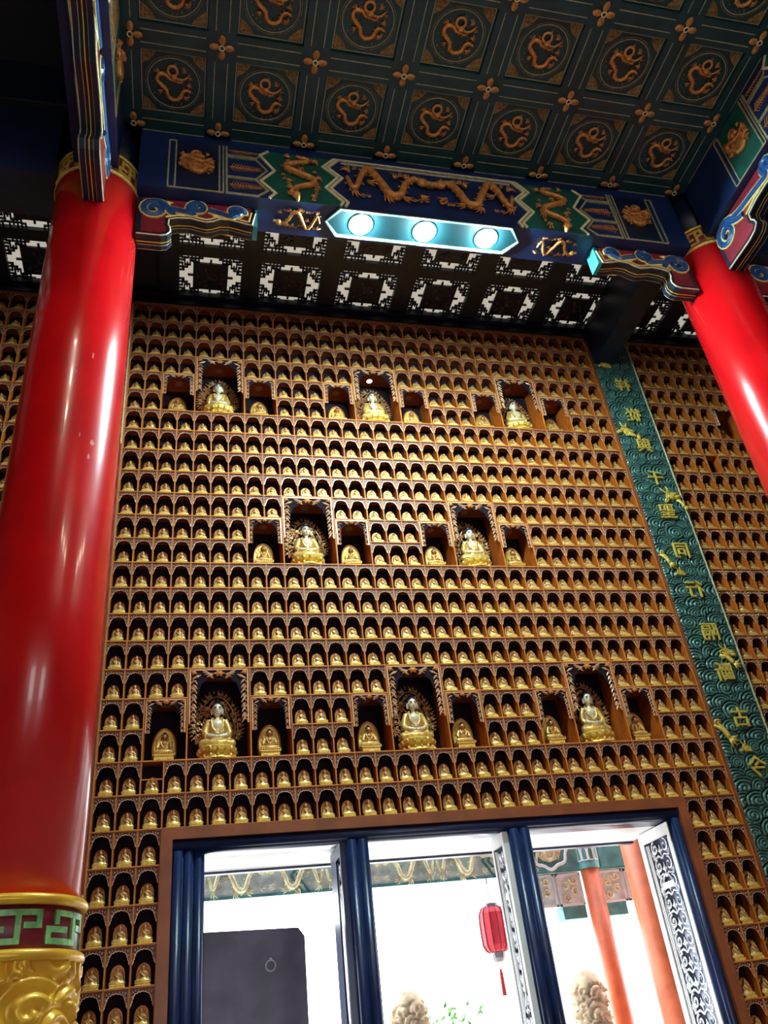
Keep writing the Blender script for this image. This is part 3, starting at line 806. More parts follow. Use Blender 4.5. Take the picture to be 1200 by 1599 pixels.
p1 = pillar(XP1, YP, 'glossy red pillar at left with gold key band and carved golden base')
p2 = pillar(XP2, YP, 'glossy red pillar cut by the right edge of the photograph')
def flake(par, th, z, w_, h_, mname='scuff'):
    m = MB(); n = 7
    pts = [(w_*math.cos(2*PI*k/n)*random.uniform(.5, 1), h_*math.sin(2*PI*k/n)*random.uniform(.6, 1)) for k in range(n)]
    vs = [((PR+.0015)*math.cos(th+a/PR), (PR+.0015)*math.sin(th+a/PR), z+b) for a, b in pts]
    m.add(vs, [tuple(range(n))]); m.build('paint_scuff', mname, par)
flake(p1, -1.12, 5.93, .010, .035); flake(p1, -1.42, 5.75, .016, .03); flake(p1, -.95, 5.17, .02, .03); flake(p1, -.99, 5.05, .012, .03); flake(p1, -1.20, 5.2, .006, .03)
cdt = MB(); cdt.tube([((PR+.012)*math.cos(.02), (PR+.012)*math.sin(.02), 2.43), ((PR+.012)*math.cos(.02), (PR+.012)*math.sin(.02), 5.4)], .007, 6)
cdt.build('conduit', 'brown', p1)

# ------------------------------------------------------------------ dragons
def dragon_disc(s=1.0, y=-.012):
    """coiled dragon inside a unit circle of radius s, seen from -Y"""
    m = MB()
    P = [(.80, -.30), (.55, -.22), (.40, -.35), (.33, -.60), (.05, -.76), (-.25, -.62), (-.32, -.32), (-.55, -.12), (-.74, .10), (-.66, .38), (-.38, .40), (-.18, .22), (.05, .18), (.30, .12), (.42, .28)]
    k = 3; sp = smoothpath([(x*s, y, z*s) for x, z in P], k); n = len(sp)
    m.tube(sp, [s*(.03+.065*math.sin(PI*min(1, (i+3)/(n+4)))**.6) for i in range(n)], 6)
    for i in range(2, n-2):
        tg = (sp[i+1]-sp[i-1]).normalized(); nn = Vector((-tg.z, 0, tg.x))*(1 if i % 2 else -1)
        m.leaf(sp[i]+nn*s*.06, sp[i]+nn*s*.15-tg*s*.05, s*.03, s*.03)
    m.tube([(s*(-.05+.22*math.cos(a)), y-.004, s*(.62+.22*math.sin(a))) for a in [2*PI*j/14 for j in range(14)]], s*.065, 5, 0, True)
    m.ell((s*.02, y-.015, s*.36), (s*.17, s*.10, s*.13), 8, 6); m.ell((s*.22, y-.015, s*.30), (s*.14, s*.07, s*.06), 8, 5)
    m.tube(smoothpath([(s*.30, y, s*.25), (s*.52, y, s*.30), (s*.72, y, s*.52)], 3), [s*.05]*6+[s*.01], 5)
    rs_ = random.Random(9)
    for i in range(12):
        a_ = 2*PI*i/12+rs_.uniform(-.2, .2); r_ = rs_.uniform(.62, .90)
        m.tube(spiral(s*r_*math.cos(a_), s*r_*math.sin(a_), s*.085, 1.1, a_, y+.004, 7, rs_.choice((-1, 1))), s*.018, 4)
    for (x, z, a) in ((-.62, -.42, 3.6), (.62, -.62, -.5), (.72, .02, .3), (-.78, .55, 2.4), (.50, .70, .9)):
        for b in (-.6, -.1, .4):
            m.tube([(x*s*.8, y, z*s*.85), (s*(x*.8+.16*math.cos(a+b)), y-.01, s*(z*.85+.16*math.sin(a+b))), (s*(x*.8+.25*math.cos(a+b+.4)), y, s*(z*.85+.25*math.sin(a+b+.4)))], [s*.035, s*.028, s*.006], 4)
    return m
def dragon_long(L, H, y=-.012, flip=1):
    m = MB()
    P = [(-.50, .10), (-.42, -.28), (-.30, .30), (-.20, .42), (-.08, .0), (.02, -.35), (.14, -.32), (.22, .05), (.34, .30), (.43, .22)]
    sp = smoothpath([(flip*x*L, y, z*H) for x, z in P], 4); n = len(sp)
    m.tube(sp, [H*(.02+.068*math.sin(PI*min(1, (i+2)/(n+3)))**.7) for i in range(n)], 7)
    for i in range(2, n-2):
        tg = (sp[i+1]-sp[i-1]).normalized(); nn = Vector((-tg.z, 0, tg.x))*(1 if i % 2 else -1)
        m.leaf(sp[i]+nn*H*.06, sp[i]+nn*H*.14-tg*H*.05, H*.03, H*.03)
    rs_ = random.Random(int(L*100))
    for i in range(14):
        x_ = (i+.5)/14-.5; z_ = rs_.choice((-1, 1))*rs_.uniform(.30, .50)
        m.tube(spiral(flip*x_*L, z_*H, H*.07, 1.1, rs_.uniform(0, 6), y+.004, 7, rs_.choice((-1, 1))), H*.014, 4)
    hx, hz = flip*.45*L, .18*H
    m.ell((hx, y-.01, hz), (.13*H, .05*H+.01, .12*H), 10, 7); m.ell((hx+flip*.14*H, y-.01, hz-.03*H), (.12*H, .04*H+.01, .06*H), 8, 6)
    for b in (2.2, 2.7, 1.8): m.tube([(hx, y, hz+.05*H), (hx+flip*.25*H*math.cos(b), y-.008, hz+.25*H*math.sin(b))], [.04*H, .008*H], 4)
    for (x, z, a) in ((-.40, -.35, -1.9), (-.25, .05, -.6), (.0, -.42, -2.0), (.18, -.38, -.8), (.27, .25, 1.9), (-.46, .30, 2.2), (.10, .25, 1.2), (.40, -.25, -.9)):
        for b in (-.55, 0, .5):
            c, s_ = math.cos(a+b), math.sin(a+b)
            m.tube([(flip*x*L, y, z*H), (flip*(x*L+.13*H*c), y-.008, (z+.13*s_)*H), (flip*(x*L+.22*H*math.cos(a+b+.4)), y, (z+.22*math.sin(a+b+.4))*H)], [.028*H, .022*H, .005*H], 4)
    return m

# ------------------------------------------------------------------ coffered ceiling
ceil = thing('ceiling', kind='structure')
PX, PY = .803, .79
NX = 7; XA = XC-3.5*PX; YA = -2.50
MB().box(XA-.2, -8.9, ZC+.055, XA+7*PX+.2, YF+.05, ZC+.10).build('ceiling_field', 'panelbk', ceil)
NYR = 7
hs = .285
panel = MB()    # framed square, seen from below: local x, y, z down = 0
panel.box(-hs, -hs, .0, hs, hs, .02, 0)
def xyframe(m, h, t, z0, z1, mi):
    for a, b, c, d in ((-h, -h, h, -h+t), (-h, h-t, h, h), (-h, -h+t, -h+t, h-t), (h-t, -h+t, h, h-t)): m.box(a, b, z0, c, d, z1, mi)
xyframe(panel, hs-.012, .007, -.006, .001, 1)
panel.tube([(.222*math.cos(a), .222*math.sin(a), -.002) for a in [2*PI*k/36 for k in range(36)]], .0045, 5, 1, True)
panel.tube([(.240*math.cos(a), .240*math.sin(a), -.001) for a in [2*PI*k/36 for k in range(36)]], .003, 4, 3, True)
for sx in (-1, 1):
    for sy in (-1, 1):
        q = [(sx*.262, sy*.262), (sx*.262, sy*.145), (sx*.215, sy*.175), (sx*.175, sy*.215), (sx*.145, sy*.262)]
        panel.prism(q, -.004, .001, 2, 'xy')
        for k in range(3): panel.tube([(sx*(.235-.02*k)+.012*math.cos(a), sy*(.215+.014*k)+.012*math.sin(a), -.006) for a in (0, 1.2, 2.4, 3.6, 4.8)], .004, 4, 2)
rs = random.Random(8)
for k in range(22):
    a = rs.uniform(0, 2*PI); r = rs.uniform(.14, .20)
    panel.ell((r*math.cos(a), r*math.sin(a), -.002), (.010, .006, .004), 5, 4, 3, Euler((0, 0, a+1)).to_matrix())
PANEL = panel.mesh('coffer_panel', ['green', 'line', 'reliefdim', 'reliefdim'])
dd = dragon_disc(.19); TT = Matrix(((1, 0, 0, 0), (0, 0, -1, 0), (0, 1, 0, 0), (0, 0, 0, 1)))   # (x, y, z) -> seen from below, top toward the viewer
dz = MB(); dz.v = [(x, -z, y+.004) for x, y, z in dd.v]; dz.f = dd.f; dz.m = dd.m
DRG = dz.mesh('dragon_relief', 'relief', True)
fl = MB()
def petalset(dirs):
    m = MB()
    for a in dirs:
        m.ell((.062*math.cos(a), .062*math.sin(a), -.004), (.044, .030, .012), 10, 6, 0, Euler((0, 0, a)).to_matrix())
        m.ell((.066*math.cos(a), .066*math.sin(a), -.013), (.022, .013, .006), 8, 5, 2, Euler((0, 0, a)).to_matrix())
    m.tube([(.021*math.cos(a), .021*math.sin(a), -.014) for a in [2*PI*k/16 for k in range(16)]], .006, 5, 1, True)
    m.lathe([(.001, -.012), (.018, -.012)], 14, mi=3)
    return m.mesh('flower_boss', ['relief', 'cream', 'golddark', 'black'], True)
FL4 = petalset((0, PI/2, PI, 3*PI/2)); FL3 = petalset((0, PI, 3*PI/2)); FLL = petalset((0, PI/2, 3*PI/2)); FLR = petalset((PI, PI/2, 3*PI/2))
FLc1 = petalset((0, 3*PI/2)); FLc2 = petalset((PI, 3*PI/2))
for j in range(NYR):
    for i in range(NX):
        o = link('coffer_panel', PANEL, ceil, (XA+(i+.5)*PX, YA-(j+.5)*PY, ZC+.035))
        link('dragon_relief', DRG, o, (0, 0, -.004))
def rib(m, x0, y0, x1, y1, wd, along):
    if along == 'y':
        m.box(x0-wd, y0, ZC, x0+wd, y1, ZC+.06, 0)
        for s in (-.055, .055): m.box(x0+s-.0035, y0, ZC-.003, x0+s+.0035, y1, ZC, 1)
    else:
        m.box(x0, y0-wd, ZC+.001, x1, y0+wd, ZC+.06, 0)
        for s in (-.055, .055): m.box(x0, y0+s-.0035, ZC-.003, x1, y0+s+.0035, ZC+.001, 1)
RW = (PX-2*hs)/2
for i in range(NX+1):
    for j in range(NYR):
        m = MB(); x = XA+i*PX
        m.box(x-RW, YA-(j+1)*PY, ZC, x+RW, YA-j*PY, ZC+.06, 0)
        for s in (-.055, .055): m.box(x+s-.0035, YA-(j+1)*PY+.13, ZC-.003, x+s+.0035, YA-j*PY-.13, ZC, 1)
        m.build('ceiling_rib', ['green', 'line'], ceil)
RWY = (PY-2*hs)/2
for j in range(NYR+1):
    for i in range(NX):
        m = MB(); y = YA-j*PY; x0 = XA+i*PX
        m.box(x0+RW, y-RWY, ZC+.001, x0+PX-RW, y+(RWY if j else .06), ZC+.06, 0)
        for s in (-.055, .055): m.box(x0+.13, y+s-.0035, ZC-.003, x0+PX-.13, y+s+.0035, ZC+.001, 1)
        m.build('ceiling_rib', ['green', 'line'], ceil)
for i in range(NX+1):
    for j in range(NYR+1):
        me = FL4
        if j == 0: me = FL3 if 0 < i < NX else (FLc1 if i == 0 else FLc2)
        elif i == 0: me = FLL
        elif i == NX: me = FLR
        link('flower_boss', me, ceil, (XA+i*PX+(.05 if i == 0 else (-.05 if i == NX else 0)), YA-j*PY, ZC-.002))

# ------------------------------------------------------------------ painted beams
HB = ZC-ZB+.12
def zig(m, pts, t, y0, y1, mi):
    """flat ribbon following pts (x, z) with half width t"""
    n = len(pts); L = []; Rr = []
    for i in range(n):
        a = Vector(pts[max(i-1, 0)]); b = Vector(pts[i]); c = Vector(pts[min(i+1, n-1)])
        d1 = (b-a).normalized() if i > 0 else (c-b).normalized(); d2 = (c-b).normalized() if i < n-1 else d1
        n1 = Vector((-d1.y, d1.x)); n2 = Vector((-d2.y, d2.x)); nn = (n1+n2).normalized(); k = t/max(.35, nn.dot(n1))
        L.append(b+nn*k); Rr.append(b-nn*k)
    for i in range(n-1):
        m.prism([tuple(L[i]), tuple(L[i+1]), tuple(Rr[i+1]), tuple(Rr[i])], y0, y1, mi)
def beam(name, label, origin, rot, L, depth, decorate, pad=0.0):
    """origin: left end of the front face at beam underside; local x along, -y outward, z up"""
    t = thing(name, label, 'beam', origin, rot)
    b = MB(); b.box(0, 0, 0, L, depth, HB, 0); b.build('timber', 'blue' if decorate else 'navy', t)
    if not decorate: return t
    c = L/2
    for s in (-1, 1):
        def X(d): return c+s*d          # d: distance from the middle
        e = L/2-pad                      # pillar face
        z0, z1 = .01, .70
        m = MB()
        for d in (e-.255, e-.315, e-.70, e-.735): m.box(X(d)-.007, -.010, z0, X(d)+.007, 0, z1, 0)
        m.box(X(e-.255), -.008, z1-.006, X(e-.315), 0, z1+.006, 0); m.box(X(e-.255), -.009, .0, X(e-.735), 0, .014, 0)
        # flags
        for (a, bb) in ((.57, .80), (.25, .545), (-.04, .235)):
            a = max(a, .01); bb = min(bb, z1)
            mid = (a+bb)/2 if bb-a > .2 else (a if a > .3 else .10)
            if bb-a > .25: pts = [(X(e-.765), bb), (X(e-1.03), bb), (X(e-1.13), mid), (X(e-1.03), a), (X(e-.765), a), (X(e-.765), bb)]
            elif a > .3: pts = [(X(e-.765), bb), (X(e-.765), a), (X(e-1.03), a), (X(e-1.10), a+.06)]
            else: pts = [(X(e-.765), bb), (X(e-1.03), bb), (X(e-1.13), .10), (X(e-1.04), .01), (X(e-.765), .01), (X(e-.765), bb)]
            zig(m, pts, .009, -.012, 0, 0)
        # zigzag bands
        zz = [(X(e-1.08), z1), (X(e-1.02), .66), (X(e-1.19), .545+.02), (X(e-1.19)+s*0, .555), (X(e-1.19), .545), (X(e-1.06), .40-.15+.0)]
        zz = [(X(e-1.15), z1), (X(e-1.07), .62), (X(e-1.20), .41), (X(e-1.07), .235), (X(e-1.20), .08), (X(e-1.14), .0)]
        zig(m, zz, .012, -.014, 0, 1)
        for off in (0, .045):
            zz = [(X(e-1.77-off), z1), (X(e-1.66-off), .56), (X(e-1.79-off), .42), (X(e-1.67-off), .25), (X(e-1.82-off), .06), (X(e-1.79-off), .0)]
            zig(m, zz, .012, -.016, 0, 1)
        m.build('painted_moulding', ['line', 'cream'], t)
        g = MB(); pg = [(X(e-1.16), z1), (X(e-1.08), .62), (X(e-1.21), .41), (X(e-1.08), .235), (X(e-1.21), .08), (X(e-1.15), .0), (X(e-1.79), .0), (X(e-1.82), .06), (X(e-1.67), .25), (X(e-1.79), .42), (X(e-1.66), .56), (X(e-1.77), z1)]
        g.prism(pg, -.004, 0.001, 0); g.box(X(e-.325), -.003, 0, X(e-.69), 0, z1, 1)
        g.build('green_field', ['teal', 'teal' if pad else 'navy'], t)
        d = dragon_disc(.178); dm = MB(); dm.v = [(x*(-s)*1.05 + X(e-.505), y*1.7, z*1.02+.375) for x, y, z in d.v]; dm.f = d.f if s < 0 else [f[::-1] for f in d.f]; dm.m = d.m
        rk = random.Random(14)
        for k in range(26):
            a = rk.uniform(0, 2*PI); r_ = rk.uniform(.05, .155)
            dm.tube(spiral(X(e-.505)+r_*math.cos(a), .37+r_*math.sin(a)*.95, rk.uniform(.018, .032), 1.15, a+1, -.012, 8, rk.choice((-1, 1))), .0085, 5)
        dm.ell((X(e-.505), -.002, .37), (.135, .006, .125), 12, 6)
        dm.build('dragon_medallion', 'relief', t, True)
        d = dragon_long(.66, .34, -.02, 1); dm = MB()
        dm.v = [(X(e-1.44)+z*.95*s, y*1.3, .33-x*.95) for x, y, z in d.v]; dm.f = d.f if s > 0 else [f[::-1] for f in d.f]; dm.m = d.m
        dm.build('dragon_relief', 'relief', t, True)
        fe = MB()
        for zc, l0 in ((.395, .30), (.135, .30), (.645, .22)):
            for k in range(11):
                u = k/10; xb = X(e-.80-u*.24)
                for v in (-1, 1):
                    if zc > .6 and v > 0: continue
                    fe.leaf((xb, -.002, zc), (xb-s*.040, -.008, zc+v*.072*(1-.6*u)), .0045, .008)
            fe.tube([(X(e-.79), -.006, zc), (X(e-1.09), -.006, zc)], [.008, .004], 4)
        fe.build('feather_relief', 'relief', t)
    # centre panel
    e = L/2-pad
    m = MB()
    for (zt, xt) in ((z1+.012, 1.77), ):
        m.box(c-(e-1.77), -.016, z1-.004, c+(e-1.77), 0, z1+.012, 0)
        m.box(c-(e-1.84), -.012, z1-.045, c+(e-1.84), 0, z1-.035, 0)
    m.build('panel_border', 'cream', t)
    for s in (-1, 1):
        d = dragon_long(.78, .44, -.03, -s); dm = MB(); dm.v = [(c+s*.44+x, y*1.2, z+.37) for x, y, z in d.v]; dm.f = d.f if s < 0 else [f[::-1] for f in d.f]; dm.m = d.m
        dm.build('dragon_relief', 'relief', t, True)
    MB().ell((c, -.01, .47), (.05, .02, .045), 10, 7).build('pearl', 'relief', t, True)
    return t
LB = XP2-XP1-2*.335
bmx = beam('painted_beam', 'blue and green beam with gold dragons carrying the three lit lamps', (XP1+.335, YF, ZB), (0, 0, 0), LB, .36, True)
beam('painted_beam', 'painted beam with gold dragon medallion above the right pillar, toward the viewer', (XP2-.18, YP-.335, ZB+.08), (0, 0, -PI/2), LB+.6, .36, True, .32)
beam('painted_beam', 'painted beam running toward the viewer above the left pillar', (XP1+.18, YP-.335-LB-.4, ZB+.08), (0, 0, PI/2), LB+.4, .36, True, .2)
beam('painted_beam', 'dark beam out of view behind the photographer closing the ceiling bay', (XP2-.335, YP-.67-LB+.25, ZB), (0, 0, PI), LB, .5, False)
bmr = beam('painted_beam', 'dark blue beam continuing right of the right pillar', (XP2+.335, YF, ZB), (0, 0, 0), 4.0, .44, False)
beam('painted_beam', 'dark blue beam continuing left of the left pillar', (XP1-.335-5.0, YF, ZB), (0, 0, 0), 5.0, .44, False)
for x, side in ((XP1, 'left'), (XP2, 'right')):
    b = MB(); b.box(x-.14, YP+.33, 8.75, x+.14, -.03, 9.36); o = b.build('tie_beam', 'navy'); tag(o, 'dark tie beam from the %s pillar back to the niche wall' % side, 'beam')
    b = MB(); b.box(x-.3, YP-.33, 8.95, x+.3, YP+.33, 10.2); o = b.build('pillar_cap_block', 'navy'); tag(o, 'dark blue block on top of the %s pillar' % side, 'block')

# gilt work on the beam underside
for s in (-1, 1):
    d = dragon_long(.40, .20, -.02, s); dm = MB(); cc = LB/2
    dm.v = [(cc+s*(LB/2-1.42)+x, .17+z, y*1.0) for x, y, z in d.v]; dm.f = d.f; dm.m = d.m
    dm.build('dragon_relief', 'relief', bmx, True)

# ------------------------------------------------------------------ lamp fitting under the beam
def lampfit(label, loc, rotz=0, glow='lamp'):
    t = thing('ceiling_light', label, 'light', loc, (0, 0, rotz))
    hexo = [(-.96, 0), (-.84, -.155), (.84, -.155), (.96, 0), (.84, .155), (-.84, .155)]
    m = MB(); m.prism(hexo, -.012, 0, 0, 'xy'); m.build('housing', 'lampcase', t)
    f = MB()
    def ribb(pts, wdt, mi):
        n = len(pts)
        for i in range(n):
            a = Vector(pts[i]); b = Vector(pts[(i+1) % n]); ca = a*.96; cb = b*.96
            ca = Vector((a.x-math.copysign(wdt*.8, a.x), a.y-math.copysign(wdt, a.y) if a.y else 0)); cb = Vector((b.x-math.copysign(wdt*.8, b.x), b.y-math.copysign(wdt, b.y) if b.y else 0))
            f.prism([tuple(a), tuple(b), tuple(cb), tuple(ca)], -.030, 0, mi, 'xy')
    ribb(hexo, .020, 0); f.build('rim', 'lamprim', t)
    for x in (-.62, 0, .62):
        l = MB(); l.ell((0, 0, -.035), (.082, .082, .07), 24, 14); g = l.build('lamp_globe', glow, t, True, loc=(x, 0, 0))
        l = MB(); l.tube([(.115*math.cos(a), .115*math.sin(a), -.014) for a in [2*PI*k/28 for k in range(28)]], .008, 5, 0, True); l.build('lamp_collar', 'lampcase', t, True, loc=(x, 0, 0))
    return t
lampfit('hexagonal cyan light fitting with three glowing round lamps under the beam', (2.44, -2.285, ZB))
lampfit('second three-lamp fitting on the rear beam behind the photographer', (2.5, YP-.67-LB+.25+.2, ZB), 0, 'lamp_rear')
lampfit('three-lamp fitting under the left beam above the viewer', (XP1+.01, -5.2, ZB+.08), PI/2, 'lamp_rear')
lampfit('three-lamp fitting under the right beam above the viewer', (XP2-.01, -5.2, ZB+.08), PI/2, 'lamp_rear')

# ------------------------------------------------------------------ scroll brackets under the beams
def bracket(label, origin, rot, L=1.0, th=.073):
    """origin at the pillar face, beam underside; local x away from the pillar, y thickness centred, front -y"""
    t = thing('scroll_bracket', label, 'bracket', origin, rot)
    out = [(-.012, 0), (-.012, -.50), (.20, -.50), (.255, -.48), (.29, -.43), (.285, -.37), (.27, -.33), (.275, -.27), (.34, -.245), (.44, -.235), (.52, -.255), (.58, -.265), (.64, -.245), (.70, -.205), (.78, -.195), (.86, -.215), (.93, -.235), (.985, -.24), (1.02, -.06), (1.0, 0)]
    out = [(x*L if x > 0 else x, z) for x, z in out]
    def inset(poly, d):
        n = len(poly); o = []
        ar = sum(poly[i][0]*poly[(i+1) % n][1]-poly[(i+1) % n][0]*poly[i][1] for i in range(n)); sg = 1 if ar > 0 else -1
        for i in range(n):
            a = Vector(poly[i-1]); b = Vector(poly[i]); c = Vector(poly[(i+1) % n])
            n1 = Vector((-(b-a).y, (b-a).x)).normalized()*sg; n2 = Vector((-(c-b).y, (c-b).x)).normalized()*sg
            nn = (n1+n2); nn = nn.normalized() if nn.length > 1e-5 else n1
            k = d/max(.5, nn.dot(n1)); p = b+nn*k; o.append((p.x, min(p.y, 0) if abs(b.y) > 1e-6 else 0))
        return o
    m = MB()
    m.prism(out, -th, -th*.45, 0); m.prism(inset(out, .006), -th*.45, -th*.40, 1); m.prism(inset(out, .010), -th*.40, th*.40, 2); m.prism(inset(out, .004), -th*.05, th*.05, 4)
    m.prism(inset(out, .006), th*.40, th*.45, 1); m.prism(out, th*.45, th, 0)
    m.box(-.06*0+.985*L, -th, -.24, 1.02*L+.006, th, -.002, 3)
    m.build('board', ['navy', 'cream', 'black', 'cyan', 'gold'], t)
    for sgn in (-1, 1):
        y = sgn*(th+.002)
        b = inset(out, .045); b = [(max(x, -.012), z) for x, z in b]
        bb = MB(); bb.prism(b, y-.003, y+.003, 0)
        bb.build('maroon_field', 'maroon', t)
        e = MB()
        ln = [(x, z) for x, z in inset(out, .012)][1:-1]
        e.tube([(x, y+sgn*.002, z) for x, z in ln], .008, 5, 0)
        l2 = [(x, z) for x, z in inset(out, .045)][7:-1]
        e.tube([(x, y+sgn*.002, z) for x, z in l2], .010, 5, 1)
        e.build('edge_line', ['cream', 'yellow'], t)
        s = MB()
        def scroll(cx_, cz_, r, a0, hand, tail, turns=1.55):
            sp = [Vector(p) for p in spiral(cx_, cz_, r, turns, a0, y, 22, hand, .18)]
            path = [Vector((p[0], y, p[1])) for p in tail][::-1]
            full = smoothpath(path+sp[:1], 4)[:-1]+sp
            s.tube(full, .036, 7, 0)
            def offs(d, rr):
                o = []
                for i in range(len(full)):
                    a = full[max(i-1, 0)]; b = full[min(i+1, len(full)-1)]; q = b-a
                    nn = Vector((-q.z, 0, q.x)).normalized(); o.append(full[i]+nn*d+Vector((0, sgn*.010, 0)))
                s.tube(o, rr, 4, 1)
            offs(.034, .010); offs(-.034, .010)
        (scroll(.135, -.16, .120, .3, 1, [(.23, -.10), (.27, -.17), (.30, -.20)]) if L < 1.2 else scroll(.16, -.17, .15, .3, 1, [(.25, -.10), (.34, -.17), (.42, -.20)]))
        scroll(.50*L, -.085, .078, -2.2, -1, [(.46*L, -.17), (.36*L, -.15), (.24*L, -.13), (.18, -.07)])
        scroll(.84*L, -.090, .068, -.3, 1, [(.89*L, -.08), (.80*L, -.155), (.70*L, -.13), (.60*L, -.10)])
        s.leaf((.20, y, -.05), (.31, y+sgn*.0, -.03), .028, .02*1, (0, sgn, 0), 1); s.leaf((.165, y, -.12), (.23, y, -.02), .020, .02, (0, sgn, 0), 1)
        s.leaf((.60*L, y, -.13), (.72*L, y, -.19), .018, .02, (0, sgn, 0), 1)
        s.build('scroll_relief', ['blue2', 'yellow'], t)
    return t
YB = YP-.05
bracket('scroll bracket right of the left pillar, below the dragon beam', (XP1+PR+.001, YB, ZB-.008), (0, 0, 0))
bracket('scroll bracket left of the right pillar with light blue end', (XP2-PR-.001, YB, ZB-.008), (0, 0, PI))
bracket('scroll bracket jutting toward the viewer from the left pillar', (XP1+.02, YP-PR-.001, ZB+.072), (0, 0, -PI/2), 1.75)
bracket('large scroll bracket jutting toward the viewer from the right pillar', (XP2-.03, YP-PR-.001, ZB+.072), (0, 0, -PI/2), 1.75)
bracket('scroll bracket on the far right side of the right pillar', (XP2+PR+.001, YB, ZB-.008), (0, 0, 0))

# ------------------------------------------------------------------ lattice ceiling over the aisle
lat = thing('ceiling_lattice', kind='structure')
PXL = .936; X0L = .036; OW = .355; OH = .30
lp = MB()
Q = [[(0, .10), (.06, .10), (.06, .17), (.12, .17), (.12, .10), (.18, .10), (.18, .0)], [(0, .21), (.09, .21), (.09, .14)], [(.03, .0), (.03, .06), (.10, .06), (.10, .0)], [(.12, .06), (.22, .06), (.22, .0)], [(.06, .10), (.06, .06)],
     [(0, .15), (.035, .15), (.035, .24)], [(.14, .10), (.14, .03)], [(.22, .06), (.22, .11), (.15, .11)], [(0, .05), (.03, .05)], [(.26, .0), (.26, .05), (.22, .05)], [(0, .26), (.05, .26), (.05, .21)]]
for sx in (-1, 1):
    for sy in (-1, 1):
        for pl in Q:
            for (a, b) in zip(pl[:-1], pl[1:]):
                x0 = sx*(OW-min(a[0], b[0])+.009); x1 = sx*(OW-max(a[0], b[0])-.009); y0 = sy*(OH-min(a[1], b[1])*.9+.009); y1 = sy*(OH-max(a[1], b[1])*.9-.009)
                lp.box(x0, y0, 0, x1, y1, .02, 0)
lp.box(-.20, -.19, -.008, .20, .19, .02, 0)
for sx in (-1, 1): lp.box(sx*.20, -.012, 0, sx*.26, .012, .02, 0); lp.box(-.012, sx*.19, 0, .012, sx*.24, .02, 0)
rs = random.Random(2)
for k in range(26):
    x, y = rs.uniform(-.16, .16), rs.uniform(-.15, .15); lp.ell((x, y, -.012), (.026, .018, .014), 6, 5, 1, Euler((0, 0, rs.uniform(0, 3))).to_matrix())
LAT = lp.mesh('lattice_panel', ['lattice', 'latrelief'])
pane = MB().box(-OW, -OH, .03, OW, OH, .034).mesh('skylight_pane', 'skylight')
rows = [-.325, -1.07, -1.80]
for i in range(-7, 11):
    xc = X0L+PXL*(i+.5)
    if min(abs(xc-XP1), abs(xc-XP2)) < .10: continue
    for yc in rows:
        link('lattice_panel', LAT, lat, (xc, yc, ZG)); link('skylight_pane', pane, lat, (xc, yc, ZG))
for i in range(-7, 12):
    xc = X0L+PXL*i; w_ = PXL/2-OW
    MB().box(xc-w_, -2.15, ZG-.03, xc+w_, 0.02, ZG+.05).build('lattice_rib', 'lattice', lat)
for y0, y1 in ((-.025, .02), (-.77, -.625), (-1.50, -1.37), (-2.15, -2.10)):
    MB().box(-6.8, y0, ZG-.025, 10.6, y1, ZG+.045).build('lattice_rib', 'lattice', lat)
MB().box(-8, -2.2, ZG+.05, 13.2, .5, ZG+.08).build('aisle_ceiling', 'roofdark', lat)
MB().box(-8, -2.15, 8.95, 13.2, -1.94, 10.2).build('wall_upper', 'navy')['kind'] = 'structure'

# ------------------------------------------------------------------ doorway
door = thing('door_1', kind='structure')
fx0, fx1, ft = cx(1), cx(27), rz(-2)
m = MB(); m.prism([(fx0, 0), (fx0+.09, 0), (fx0+.09, ft-.09), (fx0, ft)], -.02, DEEP); m.build('outer_frame', 'brown', door)
m = MB(); m.prism([(fx1, 0), (fx1-.09, 0), (fx1-.09, ft-.09), (fx1, ft)], -.02, DEEP); m.build('outer_frame', 'brown', door)
m = MB(); m.prism([(fx0, ft), (fx0+.09, ft-.09), (fx1-.09, ft-.09), (fx1, ft)], -.02, DEEP); m.build('outer_frame', 'brown', door)
ix0, ix1, it = fx0+.09, fx1-.09, ft-.09
def bar(x0, x1, z0, z1, y0, y1, name, mt, vert=True):
    m = MB(); r = (x1-x0)/2 if vert else (z1-z0)/2
    m.box(x0, y0+.03, z0, x1, y1, z1)
    if vert: m.tube([((x0+x1)/2, y0+.035, z0), ((x0+x1)/2, y0+.035, z1)], r*.92, 14)
    else: m.tube([(x0, y0+.035, (z0+z1)/2), (x1, y0+.035, (z0+z1)/2)], r*.92, 14)
    return m.build(name, mt, door, True)
bar(ix0, ix1, it-.085, it, .0, .32, 'head_jamb', 'doorblue', False)
bar(ix0, ix0+.085, 0, it-.085, .0, .32, 'side_jamb', 'doorblue'); bar(ix0+.085, ix0+.165, 0, it-.085, .02, .30, 'side_jamb', 'doorblue'); bar(ix0+.165, ix0+.25, 0, it-.085, .04, .34, 'side_jamb', 'doorblue')
bar(ix1-.085, ix1, 0, it-.085, .0, .32, 'side_jamb', 'doorblue')
zl = it-.085
for a, b in ((1.665, 1.85), (3.10, 3.295)):
    mid = (a+b)/2
    bar(a, mid, 0, zl, .0, .10, 'door_post', 'doorblue'); bar(mid, b, 0, zl, .0, .10, 'door_post', 'doorblue')
MB().box(ix0, .32, zl, ix1, .95, zl+.05).build('white_soffit', 'white', door)
MB().box(ix0, .95, zl-.02, ix1, 1.02, zl+.25).build('outer_lintel', 'doorblue', door)
MB().box(ix0, .50, zl+.05, ix1, 1.0, zl+.3).build('lintel_core', 'nback', door)
